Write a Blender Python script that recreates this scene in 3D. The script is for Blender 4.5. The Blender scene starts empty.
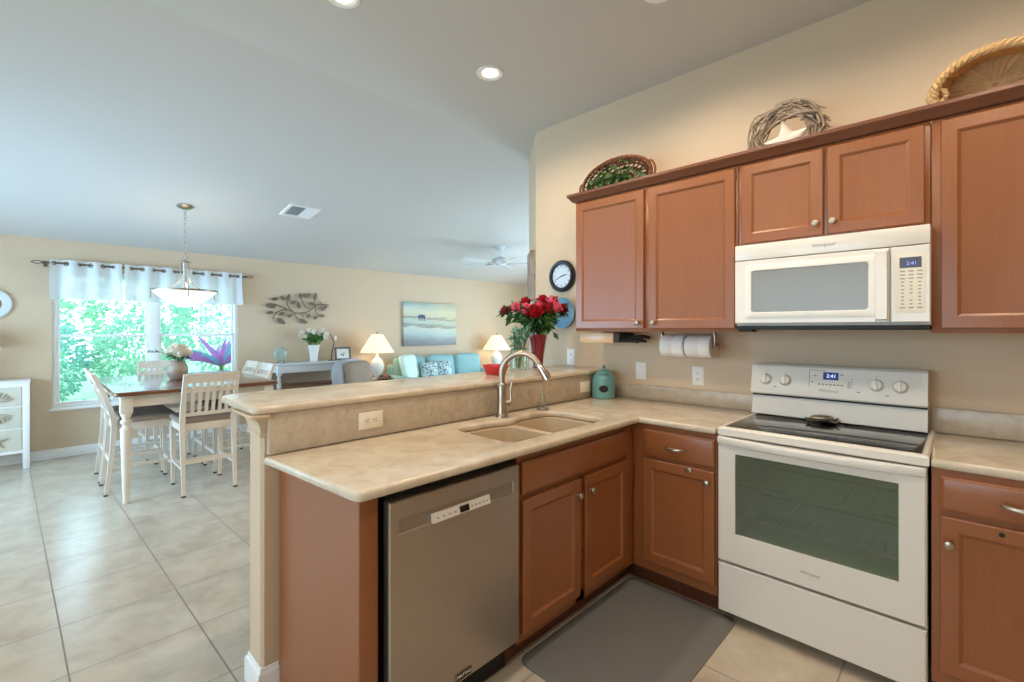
import bpy, bmesh, math, random
from mathutils import Vector, Matrix
random.seed(11)
PI = math.pi
D = bpy.data
C = bpy.context.scene.collection
SC = bpy.context.scene

# ------------------------------------------------------------------ camera
cd = D.cameras.new('camera'); cam = D.objects.new('camera', cd); C.objects.link(cam)
cd.sensor_width = 36.0; cd.lens = 464.0 / 1024 * 36.0
cd.shift_y = -12.2 / 1024; cd.clip_start = 0.02; cd.clip_end = 200
cam.location = (0, 0, 1.41); cam.rotation_euler = (PI / 2, 0, math.radians(44.24))
SC.camera = cam
# ------------------------------------------------------------------ world, lights, exposure
SC.view_settings.view_transform = 'Standard'; SC.view_settings.look = 'None'
SC.view_settings.exposure = 0.0; SC.view_settings.gamma = 1.0
SC.view_settings.use_curve_mapping = False
SC.cycles.use_denoising = True
SC.cycles.max_bounces = 10; SC.cycles.diffuse_bounces = 6; SC.cycles.transparent_max_bounces = 16
SC.cycles.sample_clamp_indirect = 6.0
SC.cycles.caustics_reflective = False; SC.cycles.caustics_refractive = False
W = D.worlds.new('sky'); SC.world = W; W.use_nodes = True
bg = W.node_tree.nodes['Background']
bg.inputs[0].default_value = (0.58, 0.82, 1.0, 1); bg.inputs[1].default_value = 5.2

def lamp(name, kind, loc, power, col, size=None, rot=(0, 0, 0), sy=None, spread=None, radius=None):
    l = D.lights.new(name, kind); l.energy = power; l.color = col
    if kind == 'AREA':
        if sy: l.shape = 'RECTANGLE'; l.size = size; l.size_y = sy
        else: l.shape = 'DISK'; l.size = size
        if spread: l.spread = math.radians(spread)
    elif radius: l.shadow_soft_size = radius
    o = D.objects.new(name, l); o.location = loc; o.rotation_euler = rot; C.objects.link(o); return o
DAY = (0.60, 0.80, 1.0); WARM = (1.0, 0.83, 0.63)
# daylight through the glass doors of the living room, then unseen fills added for kitchen and dining side
lamp('daylight_living_doors', 'AREA', (-4.0, 7.6, 1.15), 110, DAY, 1.9, (-PI / 2, 0, 0), 2.0)
lamp('daylight_lanai', 'AREA', (-3.16, 5.8, 1.2), 18, DAY, 2.0, (0, PI / 2, 0), 2.0)
lamp('kitchen_fill_warm', 'AREA', (-1.2, -1.9, 1.5), 7, (1.0, 0.88, 0.7), 2.4, (PI / 2, 0, 0), 1.5)  # warm fill added to lift the kitchen, stands for no known window
lamp('dining_fill_blue', 'AREA', (-5.2, -1.9, 1.3), 68, (0.38, 0.66, 1.0), 2.4, (PI / 2, 0, 0), 1.8, 105)  # blue fill added to tint the dining floor and bar end
pt = lamp('window_portal', 'AREA', (-7.25, 1.025, 1.2), 1, (1, 1, 1), 1.6, (0, -PI / 2, 0), 1.9)
pt.data.cycles.is_portal = True

# ------------------------------------------------------------------ helpers
class MB:
    def __init__(s): s.bm = bmesh.new(); s.M = Matrix.Identity(4)
    def v(s, co): return s.bm.verts.new(s.M @ Vector(co))
    def face(s, vs):
        try: return s.bm.faces.new(vs)
        except ValueError: return None
    def box(s, x0, x1, y0, y1, z0, z1, bev=0.0, seg=2):
        P_ = [s.v((x, y, z)) for x in (x0, x1) for y in (y0, y1) for z in (z0, z1)]
        F = [s.face([P_[i] for i in q]) for q in ((0, 1, 3, 2), (4, 6, 7, 5), (0, 4, 5, 1), (2, 3, 7, 6), (0, 2, 6, 4), (1, 5, 7, 3))]
        if bev:
            E_ = list({e for f in F for e in f.edges})
            bmesh.ops.bevel(s.bm, geom=E_, offset=bev, segments=seg, affect='EDGES', profile=0.5)
        return s
    def loops(s, L, closed=True, cap0=True, cap1=True):
        R = [[s.v(p) for p in l] for l in L]
        n = len(R[0])
        for a, b in zip(R, R[1:]):
            for i in range(n if closed else n - 1):
                j = (i + 1) % n
                s.face([a[i], a[j], b[j], b[i]])
        if cap0 and closed: s.face(R[0][::-1])
        if cap1 and closed: s.face(R[-1])
        return s
    def tube(s, pts, r, n=8, closed=False, phase=0.0, flat=1.0, up=None):
        pts = [Vector(p) for p in pts]; m = len(pts)
        rr = r if isinstance(r, (list, tuple)) else [r] * m
        L = []; nrm = Vector(up) if up else None
        for i, p in enumerate(pts):
            if closed: t = pts[(i + 1) % m] - pts[i - 1]
            else: t = pts[min(i + 1, m - 1)] - pts[max(i - 1, 0)]
            t.normalize()
            if nrm is None:
                nrm = Vector((0, 0, 1)) if abs(t.z) < 0.9 else Vector((1, 0, 0))
            a = nrm - t * nrm.dot(t)
            if a.length < 1e-6: a = t.orthogonal()
            a.normalize(); b = t.cross(a); nrm = a
            L.append([p + (a * math.cos(2 * PI * k / n + phase) + b * flat * math.sin(2 * PI * k / n + phase)) * rr[i] for k in range(n)])
        if closed: L.append(L[0]); return s.loops(L, True, False, False)
        return s.loops(L)
    def bar(s, pts, w, h=None, up=(0, 0, 1)):
        h = h or w
        return s.tube(pts, w * 0.7071, 4, phase=PI / 4, flat=h / w, up=up)
    def lathe(s, prof, c=(0, 0, 0), n=24, cap0=True, cap1=True):
        L = [[(c[0] + r * math.cos(2 * PI * k / n), c[1] + r * math.sin(2 * PI * k / n), c[2] + z) for k in range(n)] for r, z in prof]
        return s.loops(L, True, cap0 and prof[0][0] > 1e-4, cap1 and prof[-1][0] > 1e-4)
    def cyl(s, p0, p1, r, n=16): return s.tube([p0, p1], r, n)
    def ell(s, c, rad, n=12, m=8):
        L = []
        for i in range(m + 1):
            a = -PI / 2 + PI * i / m; cr = max(math.cos(a), 0.02)
            L.append([(c[0] + rad[0] * cr * math.cos(2 * PI * k / n), c[1] + rad[1] * cr * math.sin(2 * PI * k / n), c[2] + rad[2] * math.sin(a)) for k in range(n)])
        return s.loops(L)
    def prism(s, out, z0, z1):
        return s.loops([[(x, y, z0) for x, y in out], [(x, y, z1) for x, y in out]])
    def cushion(s, c, size, p=3.2, n=10, pinch=0.0):
        # soft pillow: a superellipsoid grid
        def f(a, e): return math.copysign(abs(a) ** e, a)
        L = []; m = n
        for i in range(m + 1):
            a = -PI / 2 + PI * i / m
            ca, sa = max(math.cos(a), 1e-3), math.sin(a)
            row = []
            for k in range(4 * n):
                b = 2 * PI * k / (4 * n)
                x, y = f(math.cos(b), 2 / p * 0.8), f(math.sin(b), 2 / p * 0.8)
                q = ca ** 0.62
                row.append((c[0] + size[0] / 2 * q * x, c[1] + size[1] / 2 * q * y, c[2] + size[2] / 2 * f(sa, 0.9)))
            L.append(row)
        return s.loops(L)
    def rings(s, w, h, R):
        # stepped panel in local (u, v, w): R = [(inset, height)], last ring is filled
        L = [[(i, i, z), (w - i, i, z), (w - i, h - i, z), (i, h - i, z)] for i, z in R]
        return s.loops(L)
    def join(s, o):
        o.bm.normal_update(); off = {}
        for v_ in o.bm.verts: off[v_] = s.bm.verts.new(s.M @ v_.co)
        for f_ in o.bm.faces: s.face([off[v_] for v_ in f_.verts])
        return s
FY = lambda x, y, z: Matrix(((1, 0, 0, x), (0, 0, -1, y), (0, 1, 0, z), (0, 0, 0, 1)))   # faces -Y : u=+X v=+Z
FX = lambda x, y, z: Matrix(((0, 0, 1, x), (1, 0, 0, y), (0, 1, 0, z), (0, 0, 0, 1)))    # faces +X : u=+Y v=+Z
TR = Matrix.Translation
def RZ(a): return Matrix.Rotation(a, 4, 'Z')
def RX(a): return Matrix.Rotation(a, 4, 'X')
def RY(a): return Matrix.Rotation(a, 4, 'Y')

def mesh_of(name, mb, mat, off=(0, 0, 0), ang=38):
    bm = mb.bm; o = Vector(off)
    for v_ in bm.verts: v_.co -= o
    bmesh.ops.recalc_face_normals(bm, faces=bm.faces)
    ca = math.radians(ang)
    for f in bm.faces: f.smooth = True
    for e in bm.edges:
        if len(e.link_faces) == 2 and e.calc_face_angle(0) > ca: e.smooth = False
    me = D.meshes.new(name); bm.to_mesh(me); bm.free()
    if mat: me.materials.append(mat)
    return me
WL = {}
def T(name, label, cat, loc, group=None):
    o = D.objects.new(name, None); o.empty_display_size = 0.1; C.objects.link(o)
    o.location = loc; WL[o.name] = Vector(loc)
    o['label'] = label; o['category'] = cat
    if group: o['group'] = group
    return o
def P(name, mb, mat, parent, label=None, ang=38):
    off = WL[parent.name]
    o = D.objects.new(name, mesh_of(name, mb, mat, off, ang)); C.objects.link(o)
    o.parent = parent; WL[o.name] = off
    if label: o['label'] = label
    return o
def O(name, mb, mat, label, cat, group=None, ang=38):
    co = [v_.co for v_ in mb.bm.verts]
    off = Vector((sum(c.x for c in co) / len(co), sum(c.y for c in co) / len(co), min(c.z for c in co)))
    o = D.objects.new(name, mesh_of(name, mb, mat, off, ang)); C.objects.link(o); o.location = off
    WL[o.name] = off; o['label'] = label; o['category'] = cat
    if group: o['group'] = group
    return o
def S(name, mb, mat, parent=None, ang=38):
    off = WL[parent.name] if parent else Vector((0, 0, 0))
    o = D.objects.new(name, mesh_of(name, mb, mat, off, ang)); C.objects.link(o)
    if parent: o.parent = parent
    else: o['kind'] = 'structure'
    WL[o.name] = off
    return o
def TX(name, body, size, M, mat, parent, shear=0.0, align='CENTER'):
    c = D.curves.new(name, 'FONT'); c.body = body; c.size = size; c.shear = shear; c.extrude = 0.0004
    c.align_x = align; c.align_y = 'CENTER'
    tmp = D.objects.new('tmp_text', c); C.objects.link(tmp)
    dg = bpy.context.evaluated_depsgraph_get(); me = D.meshes.new_from_object(tmp.evaluated_get(dg))
    D.objects.remove(tmp)
    off = WL[parent.name]
    for v_ in me.vertices: v_.co = (M @ v_.co) - off
    me.materials.clear(); me.materials.append(mat)
    o = D.objects.new(name, me); C.objects.link(o); o.parent = parent; WL[o.name] = off
    return o
def slab(outline, holes, z0, z1, bev):
    # flat slab with rounded rim and holes, cut from a filled 2D outline
    cu = D.curves.new('outline', 'CURVE'); cu.dimensions = '2D'; cu.fill_mode = 'BOTH'
    for pts in [outline] + holes:
        sp = cu.splines.new('POLY'); sp.points.add(len(pts) - 1); sp.use_cyclic_u = True
        for i, (x, y) in enumerate(pts): sp.points[i].co = (x, y, 0, 1)
    cu.extrude = (z1 - z0) / 2 - bev; cu.bevel_depth = bev; cu.bevel_resolution = 3; cu.offset = -bev
    tmp = D.objects.new('tmp_outline', cu); C.objects.link(tmp)
    dg = bpy.context.evaluated_depsgraph_get(); me = D.meshes.new_from_object(tmp.evaluated_get(dg))
    D.objects.remove(tmp)
    mb = MB(); mb.bm.from_mesh(me); D.meshes.remove(me)
    bmesh.ops.remove_doubles(mb.bm, verts=mb.bm.verts, dist=1e-5)
    for v_ in mb.bm.verts: v_.co.z += (z0 + z1) / 2
    return mb
def arc(cx, cy, r, a0, a1, n=8):
    return [(cx + r * math.cos(math.radians(a0 + (a1 - a0) * i / n)), cy + r * math.sin(math.radians(a0 + (a1 - a0) * i / n))) for i in range(n + 1)]
def rrect(x0, x1, y0, y1, r, n=6):
    return arc(x1 - r, y0 + r, r, -90, 0, n) + arc(x1 - r, y1 - r, r, 0, 90, n) + arc(x0 + r, y1 - r, r, 90, 180, n) + arc(x0 + r, y0 + r, r, 180, 270, n)
def spline(pts, n=6):
    pts = [Vector(p) for p in pts]; out = []
    q = [pts[0] * 2 - pts[1]] + pts + [pts[-1] * 2 - pts[-2]]
    for i in range(1, len(q) - 2):
        a, b, c, d = q[i - 1], q[i], q[i + 1], q[i + 2]
        for k in range(n):
            t = k / n
            out.append(0.5 * ((2 * b) + (c - a) * t + (2 * a - 5 * b + 4 * c - d) * t * t + (3 * b - a - 3 * c + d) * t ** 3))
    out.append(pts[-1]); return out
def copy_tree(o, parent=None):
    c = o.copy(); C.objects.link(c); WL[c.name] = WL[o.name]
    if parent: c.parent = parent
    for ch in list(o.children): copy_tree(ch, c)
    return c

# ------------------------------------------------------------------ materials
def srgb(r, g, b):
    f = lambda c: (c / 255 / 12.92) if c <= 10 else ((c / 255 + 0.055) / 1.055) ** 2.4
    return (f(r), f(g), f(b), 1)
class NT:
    def __init__(s, name):
        s.m = D.materials.new(name); s.m.use_nodes = True; s.t = s.m.node_tree
        s.b = s.t.nodes['Principled BSDF']; s.out = s.t.nodes['Material Output']
    def n(s, kind, **kw):
        x = s.t.nodes.new('ShaderNode' + kind)
        for k, v_ in kw.items(): setattr(x, k, v_)
        return x
    def l(s, a, b): s.t.links.new(a, b)
    def val(s, x, v_):
        if hasattr(v_, 'is_output') or isinstance(v_, bpy.types.NodeSocket): s.l(v_, x)
        else: x.default_value = v_
    def math(s, op, a, b=0.0, c=0.0):
        x = s.n('Math', operation=op); s.val(x.inputs[0], a); s.val(x.inputs[1], b); s.val(x.inputs[2], c); return x.outputs[0]
    def mix(s, f, a, b, blend='MIX'):
        x = s.n('Mix', data_type='RGBA', blend_type=blend); s.val(x.inputs[0], f); s.val(x.inputs[6], a); s.val(x.inputs[7], b); return x.outputs[2]
    def noise(s, scale, vec=None, detail=3.0, rough=0.5, out=0, dist=0.0):
        x = s.n('TexNoise'); x.inputs['Scale'].default_value = scale; x.inputs['Detail'].default_value = detail
        x.inputs['Roughness'].default_value = rough; x.inputs['Distortion'].default_value = dist
        if vec is not None: s.l(vec, x.inputs['Vector'])
        return x.outputs[out]
    def pos(s, scale=(1, 1, 1), loc=(0, 0, 0), kind='Object', rot=(0, 0, 0)):
        if kind == 'World': src = s.n('NewGeometry').outputs['Position']
        else: src = s.n('TexCoord').outputs[kind]
        mp = s.n('Mapping'); mp.inputs['Scale'].default_value = scale; mp.inputs['Location'].default_value = loc; mp.inputs['Rotation'].default_value = rot
        s.l(src, mp.inputs['Vector']); return mp.outputs[0]
    def ramp(s, f, stops):
        x = s.n('ValToRGB'); e = x.color_ramp.elements
        while len(e) < len(stops): e.new(0.5)
        for i, (p_, c_) in enumerate(stops): e[i].position = p_; e[i].color = c_
        s.l(f, x.inputs[0]); return x.outputs[0]
    def bump(s, h, strength=0.2, dist=0.002):
        x = s.n('Bump'); x.inputs['Strength'].default_value = strength; x.inputs['Distance'].default_value = dist
        s.l(h, x.inputs['Height']); s.l(x.outputs[0], s.b.inputs['Normal'])
    def set(s, **kw):
        for k, v_ in kw.items(): s.val(s.b.inputs[k.replace('_', ' ')], v_)
        return s
def plain(name, col, rough=0.5, metal=0.0, var=0.06, nscale=6.0, bump=0.0, bscale=60.0, **kw):
    x = NT(name); nz = x.noise(nscale, x.pos())
    dark = tuple(c * (1 - var) for c in col[:3]) + (1,); lite = tuple(min(1, c * (1 + var)) for c in col[:3]) + (1,)
    x.set(Base_Color=x.mix(nz, dark, lite), Roughness=rough, Metallic=metal)
    if bump: x.bump(x.noise(bscale, x.pos()), bump)
    x.set(**kw); return x.m
def emit(name, col, st):
    x = NT(name); x.set(Base_Color=col, Emission_Color=col, Emission_Strength=st, Roughness=0.5); return x.m
def wood(name, a, b, grain=(28, 28, 1.6), rough=0.33, coat=0.25):
    x = NT(name)
    g = x.noise(3.0, x.pos(grain), 6.0, 0.6, dist=0.4); big = x.noise(3.0, x.pos(), 3.0)
    c1 = x.ramp(g, [(0.15, a), (0.9, b)])
    c2 = x.mix(x.math('MULTIPLY', big, 0.35), c1, a)
    x.set(Base_Color=c2, Roughness=rough, Coat_Weight=coat, Coat_Roughness=0.25); x.bump(g, 0.04, 0.001); return x.m
M = {}
def paint(name, col, bump=0.12):
    x = NT(name); v_ = x.pos(kind='World')
    nz = x.noise(1.2, v_, 4); x.set(Base_Color=x.mix(nz, tuple(c * 0.96 for c in col[:3]) + (1,), col), Roughness=0.75)
    x.bump(x.noise(120, v_, 3), bump, 0.001); return x.m
M['wall'] = paint('wall_paint', srgb(210, 188, 160))
M['ceil'] = paint('ceiling_paint', srgb(204, 203, 200), 0.25)
M['trimw'] = plain('white_trim', srgb(238, 238, 236), 0.4)
M['white'] = plain('appliance_white', srgb(226, 221, 212), 0.28, var=0.02, Coat_Weight=0.3)
M['whiteplastic'] = plain('plastic_white', srgb(236, 233, 226), 0.4)
M['cab'] = wood('cabinet_wood', srgb(136, 80, 42), srgb(155, 94, 52))
M['cabh'] = wood('cabinet_wood_level_grain', srgb(136, 80, 42), srgb(155, 94, 52), (1.6, 28, 28))
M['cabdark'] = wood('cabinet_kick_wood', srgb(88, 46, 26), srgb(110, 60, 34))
M['crown'] = wood('crown_wood', srgb(104, 58, 34), srgb(124, 72, 44), (1.6, 28, 28))
M['steel'] = plain('brushed_nickel', srgb(178, 164, 146), 0.32, 1.0)
M['nickel'] = plain('aged_nickel', srgb(158, 148, 134), 0.35, 0.85)
M['chrome'] = plain('chrome', srgb(215, 213, 210), 0.16, 1.0)
M['black'] = plain('black_gloss', srgb(14, 14, 15), 0.12, Coat_Weight=0.4)
M['blackm'] = plain('black_matte', srgb(18, 17, 17), 0.6)
M['cream'] = plain('cream_plastic', srgb(232, 222, 204), 0.45)
def stone(name, a, b, c, rough, sc=9.0):
    x = NT(name); v_ = x.pos(kind='World')
    n1 = x.noise(sc, v_, 8, 0.62, dist=0.6); n2 = x.noise(sc * 9, v_, 4, 0.7); n3 = x.noise(sc * 0.35, x.pos((1, 2.4, 1), kind='World'), 5, 0.6, dist=1.2)
    col = x.ramp(n1, [(0.28, a), (0.5, b), (0.74, c)])
    col = x.mix(x.math('MULTIPLY', n2, 0.32), col, a)
    col = x.mix(x.math('MULTIPLY', x.math('SUBTRACT', n3, 0.42), 0.9), col, c)
    x.set(Base_Color=col, Roughness=rough, Coat_Weight=0.2, Coat_Roughness=0.12); return x.m
M['stone'] = stone('counter_stone', srgb(184, 166, 142), srgb(206, 191, 168), srgb(222, 211, 193), 0.2)
M['splash'] = stone('splash_stone', srgb(166, 148, 126), srgb(188, 171, 148), srgb(202, 188, 168), 0.34, 22)
M['sink'] = plain('sink_composite', srgb(200, 180, 152), 0.4, bump=0.03)
# floor tile, 0.45 m squares
x = NT('floor_tile'); v_ = x.pos(kind='World'); sep = x.n('SeparateXYZ'); x.l(v_, sep.inputs[0])
def cell(o_, off):
    f = x.math('FRACT', x.math('MULTIPLY', x.math('ADD', o_, off), 1 / 0.45))
    d_ = x.math('MINIMUM', f, x.math('SUBTRACT', 1.0, f)); return x.math('LESS_THAN', d_, 0.0075), x.math('FLOOR', x.math('MULTIPLY', x.math('ADD', o_, off), 1 / 0.45))
gx, ix = cell(sep.outputs[0], 2.612 + 45); gy, iy = cell(x.math('SUBTRACT', sep.outputs[1], x.math('MULTIPLY', x.math('ADD', sep.outputs[0], 2.9), 0.033)), -0.085 + 45)
gr = x.math('MAXIMUM', gx, gy)
comb = x.n('CombineXYZ'); x.l(ix, comb.inputs[0]); x.l(iy, comb.inputs[1])
wn = x.n('TexWhiteNoise'); x.l(comb.outputs[0], wn.inputs['Vector'])
n1 = x.noise(5.0, v_, 7, 0.62, dist=0.5); n2 = x.noise(1.6, x.pos((1, 2.2, 1), kind='World'), 4)
tc = x.ramp(n1, [(0.3, srgb(178, 164, 146)), (0.55, srgb(200, 188, 170)), (0.75, srgb(210, 200, 184))])
tc = x.mix(x.math('MULTIPLY', n2, 0.35), tc, srgb(190, 176, 156))
tc = x.mix(x.math('MULTIPLY', wn.outputs[0], 0.14), tc, srgb(176, 160, 138))
x.set(Base_Color=x.mix(gr, tc, srgb(138, 130, 122)), Specular_IOR_Level=0.75, Roughness=x.math('ADD', 0.22, x.math('MULTIPLY', gr, 0.5)))
x.bump(x.math('SUBTRACT', x.math('MULTIPLY', n1, 0.25), gr), 0.25, 0.002); M['tile'] = x.m
# brushed stainless
x = NT('stainless'); nz = x.noise(6.0, x.pos((1, 1, 90)), 4)
x.set(Base_Color=x.mix(nz, srgb(168, 158, 146), srgb(184, 174, 162)), Metallic=0.9, Roughness=0.38); M['ss'] = x.m
M['ssdark'] = plain('stainless_recess', srgb(164, 155, 143), 0.42, 0.85)
# clear panes
def pane(name, tint, gloss, refl=(1, 1, 1, 1)):
    x = NT(name); tr = x.n('BsdfTransparent'); tr.inputs[0].default_value = tint
    gl = x.n('BsdfGlossy'); gl.inputs[0].default_value = refl; gl.inputs['Roughness'].default_value = 0.02
    lw = x.n('LayerWeight'); lw.inputs[0].default_value = 0.25
    f = x.math('ADD', gloss, x.math('MULTIPLY', lw.outputs[0], 0.35))
    mx = x.n('MixShader'); x.l(f, mx.inputs[0]); x.l(tr.outputs[0], mx.inputs[1]); x.l(gl.outputs[0], mx.inputs[2])
    x.l(mx.outputs[0], x.out.inputs[0]); return x.m
M['pane'] = pane('window_glass', (0.97, 0.99, 1, 1), 0.02)
M['clear'] = pane('clear_glass', (0.88, 0.95, 0.92, 1), 0.06)
M['aqua'] = pane('pale_green_glass', (0.62, 0.76, 0.72, 1), 0.10)
# oven window: tinted pane over the cavity, reflection put into its grey-green base colour
x = NT('oven_glass'); tr = x.n('BsdfTransparent'); tr.inputs[0].default_value = (0.8, 0.9, 0.78, 1)
x.set(Base_Color=srgb(118, 120, 106), Roughness=0.08, Specular_IOR_Level=0.7)
mx = x.n('MixShader'); mx.inputs[0].default_value = 0.34
x.l(tr.outputs[0], mx.inputs[1]); x.l(x.b.outputs[0], mx.inputs[2]); x.l(mx.outputs[0], x.out.inputs[0]); M['oven'] = x.m
M['cavity'] = plain('oven_enamel', srgb(204, 208, 190), 0.4)
M['microglass'] = plain('microwave_screen', srgb(128, 126, 118), 0.2, Specular_IOR_Level=0.6)
M['mat'] = plain('rubber_mat', srgb(112, 110, 107), 0.62, bump=0.25, bscale=260)
M['display'] = emit('display_blue', srgb(20, 34, 120), 0.25)
M['digits'] = emit('display_digits', srgb(210, 225, 255), 1.3)
M['digits2'] = emit('display_digits_dim', srgb(150, 160, 235), 0.6)
M['bulb'] = emit('lit_lens', (1.0, 0.86, 0.66, 1), 9.0)
M['grey'] = plain('grey_print', srgb(140, 138, 134), 0.5)
M['knobgrey'] = plain('knob_shadow_grey', srgb(205, 202, 196), 0.4)
M['turq'] = plain('turquoise_glaze', srgb(96, 148, 148), 0.28, var=0.1, Coat_Weight=0.3)
M['redglass'] = plain('ruby_glass', srgb(120, 16, 34), 0.1, Coat_Weight=0.6)
M['redbowl'] = plain('red_plastic', srgb(196, 44, 50), 0.35)
M['rosered'] = plain('rose_red', srgb(176, 10, 30), 0.6, var=0.25, nscale=40)
M['rosepink'] = plain('rose_pink', srgb(248, 112, 140), 0.6, var=0.2, nscale=40)
M['rosedark'] = plain('rose_wilted', srgb(128, 50, 46), 0.7, var=0.3, nscale=40)
M['rosewhite'] = plain('cream_petal', srgb(240, 230, 212), 0.6, var=0.08, nscale=40)
M['leaf'] = plain('leaf_green', srgb(92, 134, 70), 0.5, var=0.4, nscale=30)
M['leafd'] = plain('leaf_dark', srgb(62, 100, 54), 0.5, var=0.4, nscale=30)
M['ivy'] = plain('ivy_leaf', srgb(74, 104, 50), 0.55, var=0.45, nscale=20)
M['stem'] = plain('stem_green', srgb(80, 108, 58), 0.55)
M['wicker'] = plain('straw_wicker', srgb(208, 172, 122), 0.65, var=0.22, nscale=50)
M['wickerd'] = plain('brown_wicker', srgb(128, 76, 44), 0.6, var=0.3, nscale=60)
M['twig'] = plain('grey_twig', srgb(160, 140, 120), 0.75, var=0.45, nscale=30)
M['starfish'] = plain('starfish_white', srgb(232, 222, 208), 0.8, bump=0.3, bscale=120)
M['clockrim'] = plain('clock_rim', srgb(38, 40, 50), 0.35, 0.3)
M['clockface'] = plain('clock_face', srgb(206, 218, 230), 0.45)
M['blueplate'] = plain('blue_glaze', srgb(104, 160, 200), 0.25, var=0.4, nscale=9, Coat_Weight=0.4)
M['chairw'] = plain('chair_cream_paint', srgb(216, 202, 184), 0.45, var=0.04)
M['seat'] = plain('taupe_seat', srgb(152, 134, 116), 0.6, var=0.1)
M['tabletop'] = wood('table_top_wood', srgb(92, 54, 34), srgb(126, 78, 48), (28, 1.6, 28), 0.14, 0.5)
M['foot'] = plain('dark_foot', srgb(56, 48, 44), 0.6)
M['consolew'] = plain('console_pale_paint', srgb(205, 212, 212), 0.5)
M['shelfw'] = wood('shelf_wood', srgb(116, 84, 62), srgb(150, 114, 88), (28, 1.6, 28))
M['bronze'] = plain('bronze_metal', srgb(112, 100, 88), 0.5, 0.6, var=0.2)
M['leafmetal'] = plain('leaf_metal', srgb(112, 100, 88), 0.5, 0.5, var=0.25, nscale=20)
M['sofa'] = plain('aqua_fabric', srgb(140, 178, 180), 0.85, var=0.08, bump=0.15, bscale=200)
M['mint'] = plain('mint_fabric', srgb(206, 232, 222), 0.85)
x = NT('patterned_fabric'); vz = x.n('TexVoronoi'); vz.inputs['Scale'].default_value = 16; x.l(x.pos(), vz.inputs['Vector'])
x.set(Base_Color=x.ramp(vz.outputs['Distance'], [(0.25, srgb(86, 150, 160)), (0.45, srgb(214, 226, 220)), (0.7, srgb(110, 130, 140))]), Roughness=0.85); M['pattern'] = x.m
M['armch'] = plain('grey_slipcover', srgb(172, 178, 188), 0.85)
M['armchin'] = plain('taupe_cushion', srgb(150, 134, 118), 0.85)
x = NT('lampshade'); tl = x.n('BsdfTranslucent'); tl.inputs[0].default_value = (1, 0.9, 0.74, 1)
x.set(Base_Color=srgb(245, 232, 205), Roughness=0.8, Emission_Color=(1, 0.86, 0.62, 1), Emission_Strength=0.55)
mx = x.n('MixShader'); mx.inputs[0].default_value = 0.35; x.l(x.b.outputs[0], mx.inputs[1]); x.l(tl.outputs[0], mx.inputs[2]); x.l(mx.outputs[0], x.out.inputs[0]); M['shade'] = x.m
M['shadeoff'] = plain('shade_unlit', srgb(206, 204, 200), 0.8)
M['pendglass'] = emit('alabaster_glass', (1.0, 0.95, 0.87, 1), 0.75)
x = NT('sheer_fabric'); tl = x.n('BsdfTranslucent'); tl.inputs[0].default_value = (0.86, 0.92, 0.95, 1); tr = x.n('BsdfTransparent')
x.set(Base_Color=srgb(226, 232, 234), Roughness=0.9)
m1 = x.n('MixShader'); m1.inputs[0].default_value = 0.16; x.l(x.b.outputs[0], m1.inputs[1]); x.l(tl.outputs[0], m1.inputs[2])
m2 = x.n('MixShader'); m2.inputs[0].default_value = 0.06; x.l(m1.outputs[0], m2.inputs[1]); x.l(tr.outputs[0], m2.inputs[2]); x.l(m2.outputs[0], x.out.inputs[0]); M['sheer'] = x.m
# seascape canvas: bands along the height of the panel
x = NT('seascape_canvas'); g = x.n('TexCoord').outputs['Generated']; sp = x.n('SeparateXYZ'); x.l(g, sp.inputs[0])
mpn = x.n('Mapping'); mpn.inputs['Scale'].default_value = (1, 1.6, 7); x.l(g, mpn.inputs[0])
wob = x.noise(2.2, mpn.outputs[0], 5, 0.6)
hgt = x.math('ADD', sp.outputs[2], x.math('MULTIPLY', x.math('SUBTRACT', wob, 0.5), 0.22))
hgt = x.math('ADD', hgt, x.math('MULTIPLY', x.math('SUBTRACT', sp.outputs[1], 0.5), 0.06))
c1 = x.ramp(hgt, [(0.0, srgb(90, 104, 128)), (0.14, srgb(118, 140, 160)), (0.26, srgb(160, 196, 206)), (0.4, srgb(196, 216, 212)), (0.45, srgb(86, 112, 124)), (0.5, srgb(150, 190, 196)),
                  (0.58, srgb(184, 206, 196)), (0.635, srgb(80, 96, 110)), (0.675, srgb(200, 206, 184)), (0.8, srgb(214, 220, 204)), (0.92, srgb(136, 190, 200)), (1.0, srgb(92, 148, 164))])
yel = x.math('MULTIPLY', x.math('MULTIPLY', sp.outputs[1], sp.outputs[2]), 0.75)
c2 = x.mix(x.math('MINIMUM', yel, 0.55), c1, srgb(226, 206, 146)); c2 = x.mix(0.28, c2, srgb(196, 180, 150)); x.set(Base_Color=c2, Roughness=0.6); M['seascape'] = x.m
M['pier'] = plain('seascape_pier', srgb(62, 78, 98), 0.6)
x = NT('weathered_planks'); nz = x.noise(3, x.pos((6, 6, 1.5)), 5)
x.set(Base_Color=x.ramp(nz, [(0.35, srgb(112, 74, 66)), (0.5, srgb(168, 160, 148)), (0.65, srgb(132, 108, 92))]), Roughness=0.7); M['plank'] = x.m
M['palewood'] = wood('pale_wood', srgb(206, 168, 124), srgb(224, 190, 146), (1.6, 28, 28))
M['paper'] = plain('paper_white', srgb(236, 232, 226), 0.9, bump=0.3, bscale=150)
M['tan'] = plain('tan_ceramic', srgb(170, 150, 132), 0.4, var=0.2, nscale=25)
M['porcelain'] = plain('white_ceramic', srgb(226, 226, 220), 0.35, bump=0.2, bscale=50)
M['shell'] = plain('shell_relief', srgb(206, 202, 186), 0.75, var=0.12, nscale=25, bump=0.3)
M['photo'] = plain('photo_mount', srgb(222, 222, 214), 0.5)
M['framegrey'] = plain('frame_grey', srgb(82, 86, 88), 0.5)
M['redwood'] = plain('brown_shells', srgb(136, 98, 82), 0.5, var=0.4, nscale=40)
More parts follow.
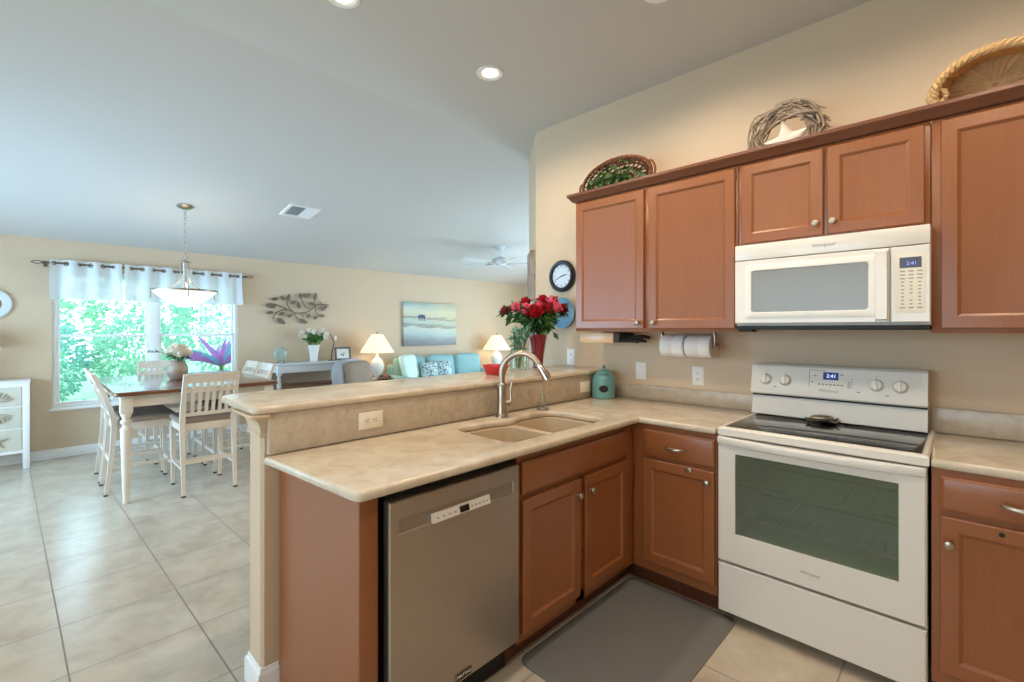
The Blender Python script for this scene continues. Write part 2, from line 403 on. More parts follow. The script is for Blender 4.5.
M['fan'] = plain('fan_white', srgb(206, 214, 216), 0.5)
M['pewter'] = plain('pewter', srgb(180, 168, 150), 0.3, 0.8)
M['orange'] = plain('plaque_wood', srgb(160, 92, 56), 0.6)
# outdoors
def foliage(name, a, b):
    x = NT(name); nz = x.noise(9, x.pos(), 4, 0.7); oi = x.n('NewGeometry')
    tl = x.n('BsdfTranslucent'); col = x.mix(nz, a, b); x.l(col, tl.inputs[0]); x.set(Base_Color=col, Roughness=0.6)
    mx = x.n('MixShader'); mx.inputs[0].default_value = 0.4; x.l(x.b.outputs[0], mx.inputs[1]); x.l(tl.outputs[0], mx.inputs[2]); x.l(mx.outputs[0], x.out.inputs[0]); return x.m
M['bush1'] = foliage('bush_teal', srgb(76, 160, 132), srgb(196, 230, 204))
M['bush2'] = foliage('bush_green', srgb(84, 168, 128), srgb(206, 236, 204))
M['bush3'] = foliage('bush_blue', srgb(80, 160, 150), srgb(180, 222, 205))
M['purple'] = foliage('cordyline_purple', srgb(120, 88, 150), srgb(190, 110, 180))
M['bluelf'] = foliage('cordyline_blue', srgb(80, 130, 150), srgb(110, 150, 190))
M['lawn'] = plain('lawn', srgb(120, 170, 110), 0.9, var=0.3, nscale=3)
M['sand'] = plain('pale_path', srgb(236, 226, 214), 0.9)
M['stucco'] = plain('stucco', srgb(236, 232, 232), 0.9)

# ================================================================== THE SETTING
mb = MB(); mb.box(-7.25, 2.1, -2.15, 7.85, -0.12, 0); S('floor', mb, M['tile'])
def wall_holes(name, axis, p0, p1, a0, a1, z1, holes, mat):
    # wall slab between p0..p1 on its normal axis, along a0..a1, with rectangular holes (b0, b1, z0, z1)
    mb = MB()
    def bx(u0, u1, w0, w1):
        if u1 - u0 > 1e-4 and w1 - w0 > 1e-4:
            mb.box(*((p0, p1, u0, u1, w0, w1) if axis == 'X' else (u0, u1, p0, p1, w0, w1)))
    cur = a0
    for b0, b1, h0, h1 in sorted(holes):
        bx(cur, b0, 0, z1); bx(b0, b1, 0, h0); bx(b0, b1, h1, z1); cur = b1
    bx(cur, a1, 0, z1)
    return S(name, mb, mat)
WZ0, WZ1 = 0.54, 2.06
wall_holes('wall_far', 'X', -7.235, -7.085, -2.12, 7.80, 2.40, [(0.125, 1.925, WZ0, WZ1)], M['wall'])
wall_holes('wall_living', 'Y', 7.66, 7.80, -7.085, -2.92, 3.06, [(-4.95, -3.15, 0, 2.1)], M['wall'])
wall_holes('wall_lanai', 'X', -3.04, -2.92, 3.40, 7.66, 3.06, [(4.8, 6.8, 0.12, 2.12)], M['wall'])
wall_holes('wall_left', 'Y', -2.12, -2.0, -7.085, 2.1, 3.06, [(-6.4, -4.0, 0.4, 2.2), (-2.4, 0, 0.75, 2.25)], M['wall'])
wall_holes('wall_right', 'X', 1.95, 2.1, -2.0, 2.93, 3.06, [], M['wall'])
mb = MB(); mb.box(-2.56, 2.1, 2.93, 3.08, 0, 3.058); S('wall_back', mb, M['wall'])
mb = MB(); mb.prism([(-2.572, 2.93), (-2.56, 2.93), (-2.56, 3.08), (-2.92, 3.44), (-3.04, 3.44), (-3.04, 3.36)], 0, 3.058)
S('wall_angled', mb, M['wall'])
mb = MB(); mb.box(-2.96, 2.1, -2.12, 7.8, 3.058, 3.18)
S('ceiling', mb, M['ceil'])
mb = MB()
mb.loops([[(-2.96, y, 3.058), (-2.96, y, 3.18), (-7.235, y, 2.49), (-7.235, y, 2.3604)] for y in (-2.12, 7.8)])
S('ceiling_slope', mb, M['ceil'])
mb = MB(); mb.box(-7.085, -7.071, -2.0, 7.66, 0, 0.105, 0.004); S('baseboard_far', mb, M['trimw'])
mb = MB(); mb.box(-7.07, -5.0, 7.646, 7.66, 0, 0.105, 0.004); S('baseboard_living', mb, M['trimw'])
mb = MB(); mb.box(-7.07, 1.95, -2.0, -1.986, 0, 0.105, 0.004); S('baseboard_left', mb, M['trimw'])

# half wall under the raised bar, its cove cap and its baseboard
mb = MB(); mb.loops([[(-2.06, 2.93, z), (-2.06, 0.612, z), (-2.048, 0.60, z), (-1.932, 0.60, z), (-1.92, 0.612, z), (-1.92, 2.93, z)] for z in (0, 1.087)])
S('wall_bar', mb, M['wall'])
mb = MB()
prof = [(0.0, 0.995), (0.008, 0.998), (0.009, 1.006), (0.004, 1.011)]
prof += [(0.004 + 0.040 * (1 - math.cos(t * PI / 12)), 1.011 + 0.062 * math.sin(t * PI / 12)) for t in range(1, 7)]
prof += [(0.048, 1.079), (0.048, 1.087)]
mb.loops([[(-1.921 + d, 0.618, z), (-1.921 + d, 0.601 - d, z), (-2.059 - d, 0.601 - d, z), (-2.059 - d, 2.92, z), (-2.05, 2.92, z), (-2.05, 0.618, z)] for d, z in prof])
S('trim_1', mb, M['wall'], ang=25)
mb = MB()
prof = [(0.015, 0.0), (0.015, 0.085), (0.012, 0.095), (0.006, 0.1), (0.004, 0.112), (0.0, 0.114)]
mb.loops([[(-1.921 + d, 0.662, z), (-1.921 + d, 0.601 - d, z), (-2.059 - d, 0.601 - d, z), (-2.059 - d, 2.92, z), (-2.05, 2.92, z), (-2.05, 0.662, z)] for d, z in prof])
S('baseboard_bar', mb, M['trimw'], ang=25)

# ---- dining window
def frame4(mb, axis_p, y0, y1, z0, z1, d0, d1, w):
    mb.box(d0, d1, y0, y1, z0, z0 + w, 0.004); mb.box(d0, d1, y0, y1, z1 - w, z1, 0.004)
    mb.box(d0, d1, y0, y0 + w, z0 + w, z1 - w, 0.004); mb.box(d0, d1, y1 - w, y1, z0 + w, z1 - w, 0.004)
mb = MB(); frame4(mb, 'X', 0.125, 1.925, WZ0, WZ1, -7.20, -7.11, 0.035)
mb.box(-7.2, -7.10, 0.962, 1.062, WZ0 + 0.035, WZ1 - 0.035, 0.004)
win = S('window_1', mb, M['trimw'])
for a, b in ((0.16, 0.962), (1.062, 1.89)):
    mb = MB(); frame4(mb, 'X', a, b, 0.575, 1.345, -7.165, -7.125, 0.028); S('sash', mb, M['trimw'], win)
    mb = MB(); frame4(mb, 'X', a, b, 1.315, 2.025, -7.195, -7.168, 0.028); S('sash', mb, M['trimw'], win)
    mb = MB(); mb.box(-7.148, -7.143, a + 0.02, b - 0.02, 0.59, 1.33); S('pane', mb, M['pane'], win)
    mb = MB(); mb.box(-7.183, -7.178, a + 0.02, b - 0.02, 1.33, 2.01); S('pane', mb, M['pane'], win)
mb = MB(); mb.box(-7.235, -7.05, 0.10, 1.95, WZ0 - 0.025, WZ0 + 0.001, 0.006); S('window_sill', mb, M['trimw'], win)
# ---- openings out of the picture
mb = MB()
for a, b in ((-4.95, -4.05), (-4.05, -3.15)):
    for q in ((a, a + .06, 0, 2.1), (b - .06, b, 0, 2.1), (a, b, 0, .08), (a, b, 2.02, 2.1)): mb.box(q[0], q[1], 7.70, 7.74, q[2], q[3])
S('door_1', mb, M['trimw'])
mb = MB(); frame4(mb, 'X', 4.8, 6.8, 0.12, 2.12, -3.0, -2.95, 0.06); S('window_2', mb, M['trimw'])

# ================================================================== KITCHEN
def knob(parent, M_, u, v, mat=None):
    mb = MB(); mb.M = M_ @ TR((u, v, 0))
    mb.lathe([(0.008, 0.0), (0.006, 0.006), (0.006, 0.012), (0.013, 0.017), (0.016, 0.023), (0.0145, 0.029), (0.008, 0.032), (0.0001, 0.0325)], n=16)
    return P('knob', mb, mat or M['steel'], parent)
def pull(parent, M_, u, v):
    mb = MB(); mb.M = M_ @ TR((u, v, 0))
    pts = spline([(-0.048, 0.0, 0.0), (-0.046, 0.0, 0.016), (-0.03, -0.002, 0.026), (0, -0.004, 0.03), (0.03, -0.002, 0.026), (0.046, 0, 0.016), (0.048, 0, 0)], 4)
    mb.tube(pts, [0.0055 + 0.003 * math.sin(PI * i / (len(pts) - 1)) for i in range(len(pts))], 8)
    return P('pull', mb, M['steel'], parent)
def cab_door(parent, M_, w, h, kn=None):
    mb = MB(); mb.M = M_; mb.rings(w, h, [(0, 0.001), (0, 0.017), (0.003, 0.02), (0.048, 0.02), (0.050, 0.0192), (0.060, 0.0105), (0.063, 0.010)])
    d = P('door', mb, M['cab'], parent, ang=20)
    if kn: knob(d, M_ @ TR((0, 0, 0.02)), *kn)
    return d
def drawer_front(parent, M_, w, h, pl=None, name='drawer'):
    mb = MB(); mb.M = M_; mb.rings(w, h, [(0, 0.001), (0, 0.014), (0.004, 0.0165), (0.014, 0.02)])
    d = P(name, mb, M['cabh'], parent, ang=20)
    if pl: pull(d, M_ @ TR((0, 0, 0.02)), *pl)
    return d

# -- peninsula end panel
t = T('cabinet_end_panel', 'broad flat wood end panel closing the peninsula left of the dishwasher', 'cabinet panel', (-1.62, 0.70, 0))
mb = MB(); mb.prism([(-1.90, .660), (-1.322, .688), (-1.322, .706), (-1.90, .678)], 0, .895); P('panel', mb, M['cab'], t)
mb = MB(); mb.box(-1.3215, -1.318, 0.689, 0.750, 0, 0.895, 0.001); mb.box(-1.345, -1.322, 0.708, 0.750, 0, 0.895, 0.001); P('stile', mb, M['cab'], t)
# -- dishwasher
t = T('dishwasher', 'stainless steel dishwasher with pale control strip under the peninsula counter', 'dishwasher', (-1.6, 1.08, 0))
mb = MB(); mb.box(-1.90, -1.335, 0.785, 1.375, 0.10, 0.868); P('tub', mb, M['blackm'], t)
mb = MB(); mb.M = FX(-1.335, 0.780, 0.135)
W_, H_ = 0.597, 0.722
u0, u1, v0, v1 = 0.033, 0.565, 0.611, 0.661
# door skin with a sunk handle pocket
mb.loops([[(0, 0, 0), (W_, 0, 0), (W_, H_, 0), (0, H_, 0)], [(0, 0, .03), (W_, 0, .03), (W_, H_, .03), (0, H_, .03)], [(.004, .004, .035), (W_ - .004, .004, .035), (W_ - .004, H_ - .004, .035), (.004, H_ - .004, .035)],
          [(u0, v0, .035), (u1, v0, .035), (u1, v1, .035), (u0, v1, .035)], [(u0 + .003, v0 + .003, .031), (u1 - .003, v0 + .003, .031), (u1 - .003, v1 - .002, .027), (u0 + .003, v1 - .002, .027)]], cap1=False)
dr = P('door', mb, M['ss'], t, ang=20)
mb = MB(); mb.M = FX(-1.335, 0.780, 0.135)
mb.loops([[(u0 + .003, v0 + .003, .03), (u1 - .003, v0 + .003, .03), (u1 - .003, v1 - .002, .026), (u0 + .003, v1 - .002, .026)], [(u0 + .003, v0 + .003, .0312), (u1 - .003, v0 + .003, .0312), (u1 - .003, v1 - .002, .0275), (u0 + .003, v1 - .002, .0275)]])
P('handle_pocket', mb, M['ssdark'], t)
mb = MB(); mb.M = FX(-1.335, 0.780, 0.135)
mb.loops([[(.163, .612, .028), (.43, .612, .028), (.43, .642, .028), (.163, .642, .028)], [(.163, .612, .044), (.43, .612, .044), (.43, .642, .036), (.163, .642, .036)]])
cs = P('control_strip', mb, M['whiteplastic'], t)
mb = MB(); mb.M = FX(-1.335, 0.780, 0.135) @ TR((.282, .616, .0446)) @ RX(math.radians(-15)); mb.box(0, .042, 0, .022, 0, .0006); P('display', mb, M['black'], cs)
for k in range(9):
    mb = MB(); mb.M = FX(-1.335, 0.780, 0.135) @ TR(((.18 + .025 * k) if k < 4 else (.335 + .018 * (k - 4)), .624, .0425)) @ RX(math.radians(-15)); mb.box(0, .009, 0, .004, 0, .0006); P('button', mb, M['grey'], cs)
mb = MB(); mb.M = FX(-1.30, 1.045, 0.145); mb.rings(.075, .032, [(0, 0), (0, .003), (.002, .0035)]); bd = P('badge', mb, M['steel'], t)
mb = MB(); mb.M = FX(-1.2965, 1.0475, 0.1475); mb.box(0, .070, 0, .027, 0, .0008); P('badge_face', mb, M['black'], bd)
TX('badge_lettering', 'MAYTAG', .016, FX(-1.2955, 1.0825, 0.161), M['whiteplastic'], bd)
mb = MB(); mb.box(-1.395, -1.375, 0.79, 1.37, 0.0, 0.10); P('toe_panel', mb, M['blackm'], t)
# -- sink base cabinet
t = T('sink_base_cabinet', 'wood base cabinet under the sink with false drawer and two knobbed doors', 'cabinet', (-1.6, 1.85, 0))
mb = MB()
mb.box(-1.34, -1.32, 1.383, 1.43, .105, .895); mb.box(-1.34, -1.32, 2.20, 2.318, .105, .895); mb.box(-1.34, -1.32, 1.79, 1.855, .105, .70)
mb.box(-1.34, -1.32, 1.43, 2.20, .845, .895); mb.box(-1.34, -1.32, 1.43, 2.20, .69, .75); mb.box(-1.34, -1.32, 1.43, 2.20, .105, .16)
mb.box(-1.88, -1.341, 1.383, 1.40, .105, .895); mb.box(-1.88, -1.341, 1.40, 2.318, .105, .12)
P('face_frame', mb, M['cab'], t)
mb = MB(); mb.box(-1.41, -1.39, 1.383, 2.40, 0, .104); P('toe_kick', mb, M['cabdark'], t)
drawer_front(t, FX(-1.32, 1.402, .722), .83, .136, None, 'false_drawer_front')
cab_door(t, FX(-1.32, 1.405, .145), .398, .555, (.372, .485))
cab_door(t, FX(-1.32, 1.844, .145), .388, .555, (.035, .485))
# -- corner base cabinet, right of the inside corner
t = T('corner_base_cabinet', 'narrow wood base cabinet between the inside corner and the range', 'cabinet', (-1.09, 2.6, 0))
mb = MB(); mb.box(-1.318, -.862, 2.32, 2.90, .105, .895); P('body', mb, M['cab'], t)
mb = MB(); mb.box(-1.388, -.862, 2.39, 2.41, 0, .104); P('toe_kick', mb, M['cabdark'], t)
drawer_front(t, FY(-1.248, 2.32, .728), .378, .140, (.185, .066))
d = cab_door(t, FY(-1.248, 2.32, .158), .378, .553, (.348, .50))
mb = MB(); mb.M = FY(-1.248, 2.30, .158) @ TR((.235, .532, 0)); mb.box(0, .03, -.006, .016, 0, .004, .001); P('latch', mb, M['steel'], d)
# -- right base cabinet
t = T('right_base_cabinet', 'wood base cabinet right of the range with bow pull and small hole in its door', 'cabinet', (.3, 2.6, 0))
mb = MB(); mb.box(-.086, .74, 2.32, 2.90, .105, .895); P('body', mb, M['cab'], t)
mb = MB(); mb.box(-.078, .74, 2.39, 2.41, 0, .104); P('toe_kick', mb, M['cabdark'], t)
drawer_front(t, FY(-.062, 2.32, .748), .43, .125, (.205, .062)); d = cab_door(t, FY(-.062, 2.32, .158), .43, .57, (.024, .478))
mb = MB(); mb.M = FY(-.062, 2.30, .158) @ TR((.155, .548, 0)); mb.cyl((0, 0, 0), (0, 0, .0015), .008, 12); P('door_hole', mb, M['blackm'], d)
drawer_front(t, FY(.40, 2.32, .748), .30, .125, (.15, .062)); cab_door(t, FY(.40, 2.32, .158), .30, .57, (.03, .478))

# -- counters
sinkhole = arc(-1.46, 1.495, .05, -90, 0) + arc(-1.46, 2.135, .05, 0, 90) + arc(-1.71, 2.085, .10, 90, 150) + [(-1.805, 2.08), (-1.815, 2.0), (-1.80, 1.90), (-1.775, 1.82), (-1.785, 1.76), (-1.81, 1.69)] + arc(-1.73, 1.535, .09, 160, 270)
cnt = slab([(-1.884, .60), (-1.305, .648)] + arc(-1.295, .682, .03, -80, 0, 5) + [(-1.265, 2.290), (-.860, 2.290), (-.860, 2.908), (-1.884, 2.908)], [[(x_ * .97, y_ * .97) for x_, y_ in sinkhole]], .896, .930, .014)
O('countertop', cnt, M['stone'], 'cream stone L-shaped countertop holding the sink and reaching the range', 'countertop')
cnt = slab([(-.087, 2.305), (.75, 2.305), (.75, 2.908), (-.108, 2.908)], [], .896, .932, .014)
O('countertop', cnt, M['stone'], 'short cream stone countertop on the cabinet right of the range', 'countertop')
mb = MB(); mb.box(-1.919, -1.885, .618, 2.93, .9305, 1.087, .0015); O('backsplash', mb, M['splash'], 'long stone backsplash slab below the raised bar, behind the faucet', 'backsplash')
mb = MB(); mb.box(-1.884, -.86, 2.909, 2.929, .9305, 1.024, .002); O('backsplash', mb, M['splash'], 'low stone backsplash strip on the wall behind the turquoise canister', 'backsplash')
mb = MB(); mb.box(-.106, .75, 2.909, 2.929, .9325, 1.045, .002); O('backsplash', mb, M['splash'], 'low stone backsplash strip on the wall right of the range', 'backsplash')
cnt = slab(arc(-1.91, .595, .04, -90, 0, 5) + [(-1.87, 2.928), (-2.36, 2.928)] + arc(-2.27, .645, .09, 180, 270, 8), [], 1.088, 1.119, .014)
O('bar_top', cnt, M['stone'], 'raised cream stone bar top on the half wall behind the sink', 'bar top')
# -- sink
t = T('kitchen_sink', 'beige double bowl sink set into the peninsula counter', 'sink', (-1.6, 1.83, .70))
bowlA = arc(-1.47, 1.505, .045, -90, 0) + arc(-1.47, 1.76, .045, 0, 90) + arc(-1.735, 1.75, .05, 90, 180) + arc(-1.725, 1.55, .085, 180, 270)
bowlB = arc(-1.47, 1.885, .045, -90, 0) + arc(-1.47, 2.125, .045, 0, 90) + arc(-1.72, 2.08, .09, 90, 180) + arc(-1.755, 1.90, .05, 180, 270)
bowlA = [(x_ * .97, y_ * .97) for x_, y_ in bowlA]; bowlB = [(x_ * .97, y_ * .97) for x_, y_ in bowlB]
rim = slab([(x_ * .97, y_ * .97) for x_, y_ in arc(-1.44, 1.475, .05, -90, 0) + arc(-1.44, 2.155, .05, 0, 90) + arc(-1.75, 2.125, .08, 90, 180) + arc(-1.75, 1.505, .08, 180, 270)], [bowlA, bowlB], .880, .8955, .004)
P('rim', rim, M['sink'], t)
for bw in (bowlA, bowlB):
    cx = sum(p[0] for p in bw) / len(bw); cy = sum(p[1] for p in bw) / len(bw)
    mb = MB(); L = []
    for k, z in ((1.0, .893), (.99, .80), (.96, .72), (.90, .702), (.3, .698), (.12, .696)):
        L.append([(cx + (x_ - cx) * k, cy + (y_ - cy) * k, z) for x_, y_ in bw])
    mb.loops(L, True, False, True); b = P('bowl', mb, M['sink'], t)
    mb = MB(); mb.lathe([(.0001, .0), (.03, .001), (.043, .004), (.045, .001)], (cx, cy, .698), 20); P('drain', mb, M['steel'], b)
# -- faucet
t = T('kitchen_faucet', 'brushed nickel gooseneck faucet with side lever behind the sink', 'faucet', (-1.805, 1.775, .93))
mb = MB(); mb.lathe([(.034, 0), (.034, .006), (.030, .012), (.028, .02), (.026, .10), (.0245, .17), (.022, .178), (.017, .184)], (-1.805, 1.775, .9305), 24); P('body', mb, M['steel'], t)
dv = Vector((.23, .115, 0)).normalized(); b0 = Vector((-1.805, 1.775, 0)); rr = .110
pts = [b0 + Vector((0, 0, 1.10)), b0 + Vector((0, 0, 1.13))] + [b0 + dv * (rr - rr * math.cos(a * PI / 14)) + Vector((0, 0, 1.168 + rr * math.sin(a * PI / 14))) for a in range(0, 13)]
tip = pts[-1]; tdir = (pts[-1] - pts[-2]).normalized()
mb = MB(); mb.tube(pts, .0165, 14); P('neck', mb, M['steel'], t)
mb = MB(); mb.tube([tip - tdir * .004, tip + tdir * .012, tip + tdir * .03, tip + tdir * .075, tip + tdir * .088, tip + tdir * .09], [.0165, .019, .0195, .024, .024, .018], 16); sh = P('spray_head', mb, M['chrome'], t)
mb = MB(); nv = dv * .9 + Vector((0, 0, .35)); mb.tube([tip + tdir * .035 + nv * .016, tip + tdir * .065 + nv * .021], [.006, .006], 8); P('spray_button', mb, M['blackm'], sh)
mb = MB(); s_ = Vector((.7164, .6977, 0)); q = b0 + Vector((0, 0, 1.005)); mb.tube([q + s_ * .018, q + s_ * .045, q + s_ * .052], [.016, .016, .010], 12)
mb.tube(spline([q + s_ * .044, q + s_ * .05 + Vector((0, 0, .03)), q + s_ * .048 + Vector((0, 0, .075)), q + s_ * .056 + Vector((0, 0, .115))], 4), [.009, .008, .0075, .007, .0065, .006, .006, .0055, .0055, .005, .005, .005, .005], 8)
P('lever', mb, M['steel'], t)
# -- small things at the counter back
t = T('soap_dispenser', 'small clear soap bottle with dark base beside the faucet', 'soap bottle', (-1.79, 2.10, .93))
mb = MB(); mb.lathe([(.034, 0), (.036, .004), (.034, .012), (.02, .016)], (-1.79, 2.10, .9305), 20); P('base', mb, M['ssdark'], t)
mb = MB(); mb.lathe([(.018, .0), (.019, .03), (.015, .06), (.010, .075), (.010, .088)], (-1.79, 2.10, .947), 16); P('bottle', mb, M['clear'], t)
t = T('canister', 'turquoise lidded canister with black oval plaque in the counter corner', 'canister', (-1.80, 2.765, .93))
mb = MB(); mb.lathe([(.074, 0), (.079, .004), (.080, .02), (.080, .10), (.078, .13), (.071, .15), (.058, .165), (.05, .169)], (-1.80, 2.765, .9305), 32); cbody = P('jar', mb, M['turq'], t)
mb = MB(); mb.lathe([(.052, .1695), (.05, .176), (.04, .188), (.022, .196), (.010, .199), (.008, .206), (.013, .214), (.013, .222), (.006, .229), (.0001, .23)], (-1.80, 2.765, .9305), 24); P('lid', mb, M['turq'], t)
mb = MB(); mb.M = TR((-1.80, 2.765, 1.0)) @ RZ(math.radians(33)); L = []
for k, o_ in ((1.0, .0795), (1.0, .0825), (.8, .0835), (.02, .0838)):
    L.append([(.031 * k * math.cos(a * PI / 12), -math.sqrt(max(o_ ** 2 - (.031 * k * math.cos(a * PI / 12)) ** 2, 0)), .024 * k * math.sin(a * PI / 12)) for a in range(24)])
mb.loops(L); P('plaque', mb, M['blackm'], cbody)

# -- outlets and switches
def plate(M_, w, h, kind, label, mat='cream', cat='outlet'):
    o_ = M_ @ Vector((0, 0, 0))
    t = T('wall_outlet' if cat == 'outlet' else 'light_switch', label, cat, o_)
    mb = MB(); mb.M = M_ @ TR((-w / 2, -h / 2, 0)); mb.rings(w, h, [(0, 0.0005), (0, .003), (.004, .006)]); p_ = P('cover_plate', mb, M[mat], t)
    horiz = w > h
    if kind == 'duplex':
        for s_ in (-1, 1):
            c = (s_ * .02, 0) if horiz else (0, s_ * .02)
            mb = MB(); mb.M = M_ @ TR((c[0], c[1], .006)); mb.prism(rrect(-.0145, .0145, -.0145, .0145, .008, 4), 0, .0015); sk = P('socket', mb, M[mat], t)
            for a, b in ((-.006, .002), (.006, .002), (0, -.008)):
                u, v = (b, a) if horiz else (a, b)
                mb = MB(); mb.M = M_ @ TR((c[0] + u, c[1] + v, .0075)); mb.box(-.0012, .0012, -.004, .004, 0, .0006) if not horiz else mb.box(-.004, .004, -.0012, .0012, 0, .0006)
                P('slot', mb, M['blackm'], sk)
    elif kind == 'rocker':
        mb = MB(); mb.M = M_ @ TR((-.017, -.033, .006)); mb.rings(.034, .066, [(0, 0), (0, .002), (.002, .004)]); P('rocker', mb, M[mat], t)
    return t
plate(FX(-1.884, 1.038, 1.006), .118, .074, 'duplex', 'cream sideways outlet on the stone backsplash, left of the faucet')
plate(FX(-1.884, 2.66, 1.008), .115, .074, 'blank', 'cream blank plate on the stone backsplash beside the turquoise canister', 'cream', 'outlet')
plate(FY(-1.605, 2.93, 1.118), .076, .118, 'rocker', 'white rocker switch on the wall right of the turquoise canister', 'whiteplastic', 'light switch')
plate(FY(-1.207, 2.93, 1.112), .074, .118, 'duplex', 'white outlet on the wall below the paper roll', 'whiteplastic')
plate(FY(-2.205, 2.93, 1.19), .078, .125, 'duplex', 'white outlet on the wall just above the raised bar, below the clock', 'whiteplastic')

# -- upper cabinets
def upper(name, label, x0, x1, z0, doors):
    t = T('upper_cabinet', label, 'cabinet', ((x0 + x1) / 2, 2.77, z0))
    mb = MB(); mb.box(x0, x1, 2.62, 2.926, z0, 2.284, .001); P('body', mb, M['cab'], t)
    for a, b, c, e, k in doors: cab_door(t, FY(a, 2.62, c), b - a, e - c, k)
    return t
upper('l', 'tall wood wall cabinet with two doors beside the clock', -1.93, -.862, 1.392, [(-1.918, -1.408, 1.412, 2.266, (.475, .035)), (-1.375, -.876, 1.412, 2.266, (.035, .035))])
upper('m', 'short wood wall cabinet with two doors above the microwave', -.859, -.10, 1.842, [(-.842, -.478, 1.857, 2.266, (.338, .055)), (-.462, -.118, 1.857, 2.266, (.026, .055))])
upper('r', 'tall wood wall cabinet right of the microwave, under the straw basket', -.097, .66, 1.392, [(-.068, .30, 1.412, 2.266, (.335, .035)), (.31, .645, 1.412, 2.266, (.035, .035))])
mb = MB(); prof = [(0.0, 2.262), (.006, 2.264), (.010, 2.276), (.016, 2.280), (.022, 2.292), (.034, 2.31), (.043, 2.318), (.045, 2.322), (.045, 2.336)]
mb.loops([[(-1.932 - d, 2.926, z), (-1.932 - d, 2.618 - d, z), (.70, 2.618 - d, z), (.70, 2.63, z), (-1.915, 2.63, z), (-1.915, 2.926, z)] for d, z in prof[3:]])
for v_ in mb.bm.verts:
    v_.co.z = max(v_.co.z, 2.285)
O('crown_molding', mb, M['crown'], 'dark wood crown molding running along the tops of the wall cabinets', 'crown molding', ang=25)
# knife holder under the left cabinet
t = T('knife_block', 'pale wooden block with dark slotted end fixed under the left wall cabinet', 'knife block', (-1.7, 2.76, 1.31))
mb = MB(); mb.box(-1.925, -1.66, 2.66, 2.88, 1.315, 1.385, .003); P('block', mb, M['palewood'], t)
mb = MB(); mb.box(-1.659, -1.62, 2.67, 2.87, 1.32, 1.38, .002); P('slotted_end', mb, M['foot'], t)
for k in range(4):
    mb = MB(); z = 1.332 + .012 * (k % 2) * 2; y = 2.69 + .05 * k
    mb.tube([(-1.62, y, z), (-1.60, y, z), (-1.53, y, z + .002), (-1.49, y, z - .006)], [.009, .011, .012, .009], 8); P('knife_handle', mb, M['blackm'], t)
# paper roll holder
t = T('paper_roll', 'white paper roll on a horizontal holder under the wall cabinet', 'paper towel', (-1.21, 2.80, 1.23))
mb = MB(); L = []
for u, r_ in ((0, .02), (0, .066), (.004, .069), (.075, .069), (.079, .066), (.083, .069), (.145, .069), (.148, .062), (.160, .062), (.163, .069), (.235, .069), (.239, .066), (.243, .069), (.305, .069), (.309, .066), (.309, .02)):
    L.append([(-1.372 + u, 2.80 + r_ * math.cos(a * PI / 16), 1.303 + r_ * math.sin(a * PI / 16)) for a in range(32)])
mb.loops(L); P('roll', mb, M['paper'], t)
mb = MB(); L = []
for u, r_ in ((.150, .0635), (.158, .0635)):
    L.append([(-1.372 + u, 2.80 + r_ * math.cos(a * PI / 16), 1.303 + r_ * math.sin(a * PI / 16)) for a in range(32)])
mb.loops(L); P('band', mb, M['grey'], t)
mb = MB(); mb.cyl((-1.385, 2.8, 1.303), (-1.045, 2.8, 1.303), .008, 10); mb.ell((-1.038, 2.8, 1.303), (.014, .020, .020))
mb.box(-1.386, -1.376, 2.785, 2.815, 1.295, 1.391, .002); mb.box(-1.058, -1.048, 2.785, 2.815, 1.295, 1.391, .002); P('holder', mb, M['steel'], t)

# -- microwave
t = T('microwave', 'white over-the-range microwave with window and keypad under the short cabinet', 'microwave', (-.475, 2.72, 1.425))
mb = MB(); mb.box(-.853, -.097, 2.57, 2.925, 1.425, 1.838, .003); P('body', mb, M['white'], t)
mb = MB(); mb.box(-.853, -.097, 2.538, 2.569, 1.760, 1.838, .004); P('vent_band', mb, M['white'], t)
TX('logo', 'Whirlpool', .022, FY(-.468, 2.5375, 1.797), M['grey'], t, .3)
mb = MB(); mb.M = FY(-.853, 2.57, 1.437); mb.rings(.626, .319, [(0, 0.0005), (0, .029), (.004, .033)]); dr = P('door', mb, M['white'], t)
mb = MB(); mb.M = FY(-.803, 2.537, 1.463)
mb.loops([[(i, i, z) for i, z in ()] or [(a, b, z) for a, b in rrect(i, .535 - i, i, .27 - i, .012, 3)] for i, z in ((0, -.001), (0, .003), (.004, .005), (.028, .005), (.031, .001))], cap1=False)
P('window_bezel', mb, M['whiteplastic'], dr)
mb = MB(); mb.M = FY(-.803, 2.537, 1.463); mb.box(.031, .504, .029, .241, 0, .0015); P('window_screen', mb, M['microglass'], dr)
mb = MB(); mb.M = FY(-.276, 2.537, 1.445)
mb.loops([[(0, 0, z0_), (.045, 0, z0_ + .0), (.045, .30, z0_), (0, .30, z0_)] if z0_ < .002 else [(.006, .006, z0_ - .006), (.042, .006, z0_), (.042, .294, z0_), (.006, .294, z0_ - .006)] for z0_ in (0.0, .024)])
P('handle', mb, M['white'], dr)
mb = MB(); mb.M = FY(-.224, 2.57, 1.437); mb.rings(.127, .319, [(0, 0.0005), (0, .029), (.004, .033)]); cp = P('control_panel', mb, M['white'], t)
mb = MB(); mb.M = FY(-.208, 2.537, 1.476); mb.loops([[(a, b, z) for a, b in rrect(i, .096 - i, i, .245 - i, .006, 3)] for i, z in ((0, -.001), (0, .0015), (.003, .002))]); P('keypad', mb, M['cream'], cp)
mb = MB(); mb.M = FY(-.194, 2.535, 1.664); mb.box(0, .07, 0, .044, 0, .001); P('display', mb, plain('display_dark', srgb(66, 64, 84), .25), cp)
TX('display_digits', '2:41', .02, FY(-.155, 2.5337, 1.682), M['digits2'], cp)
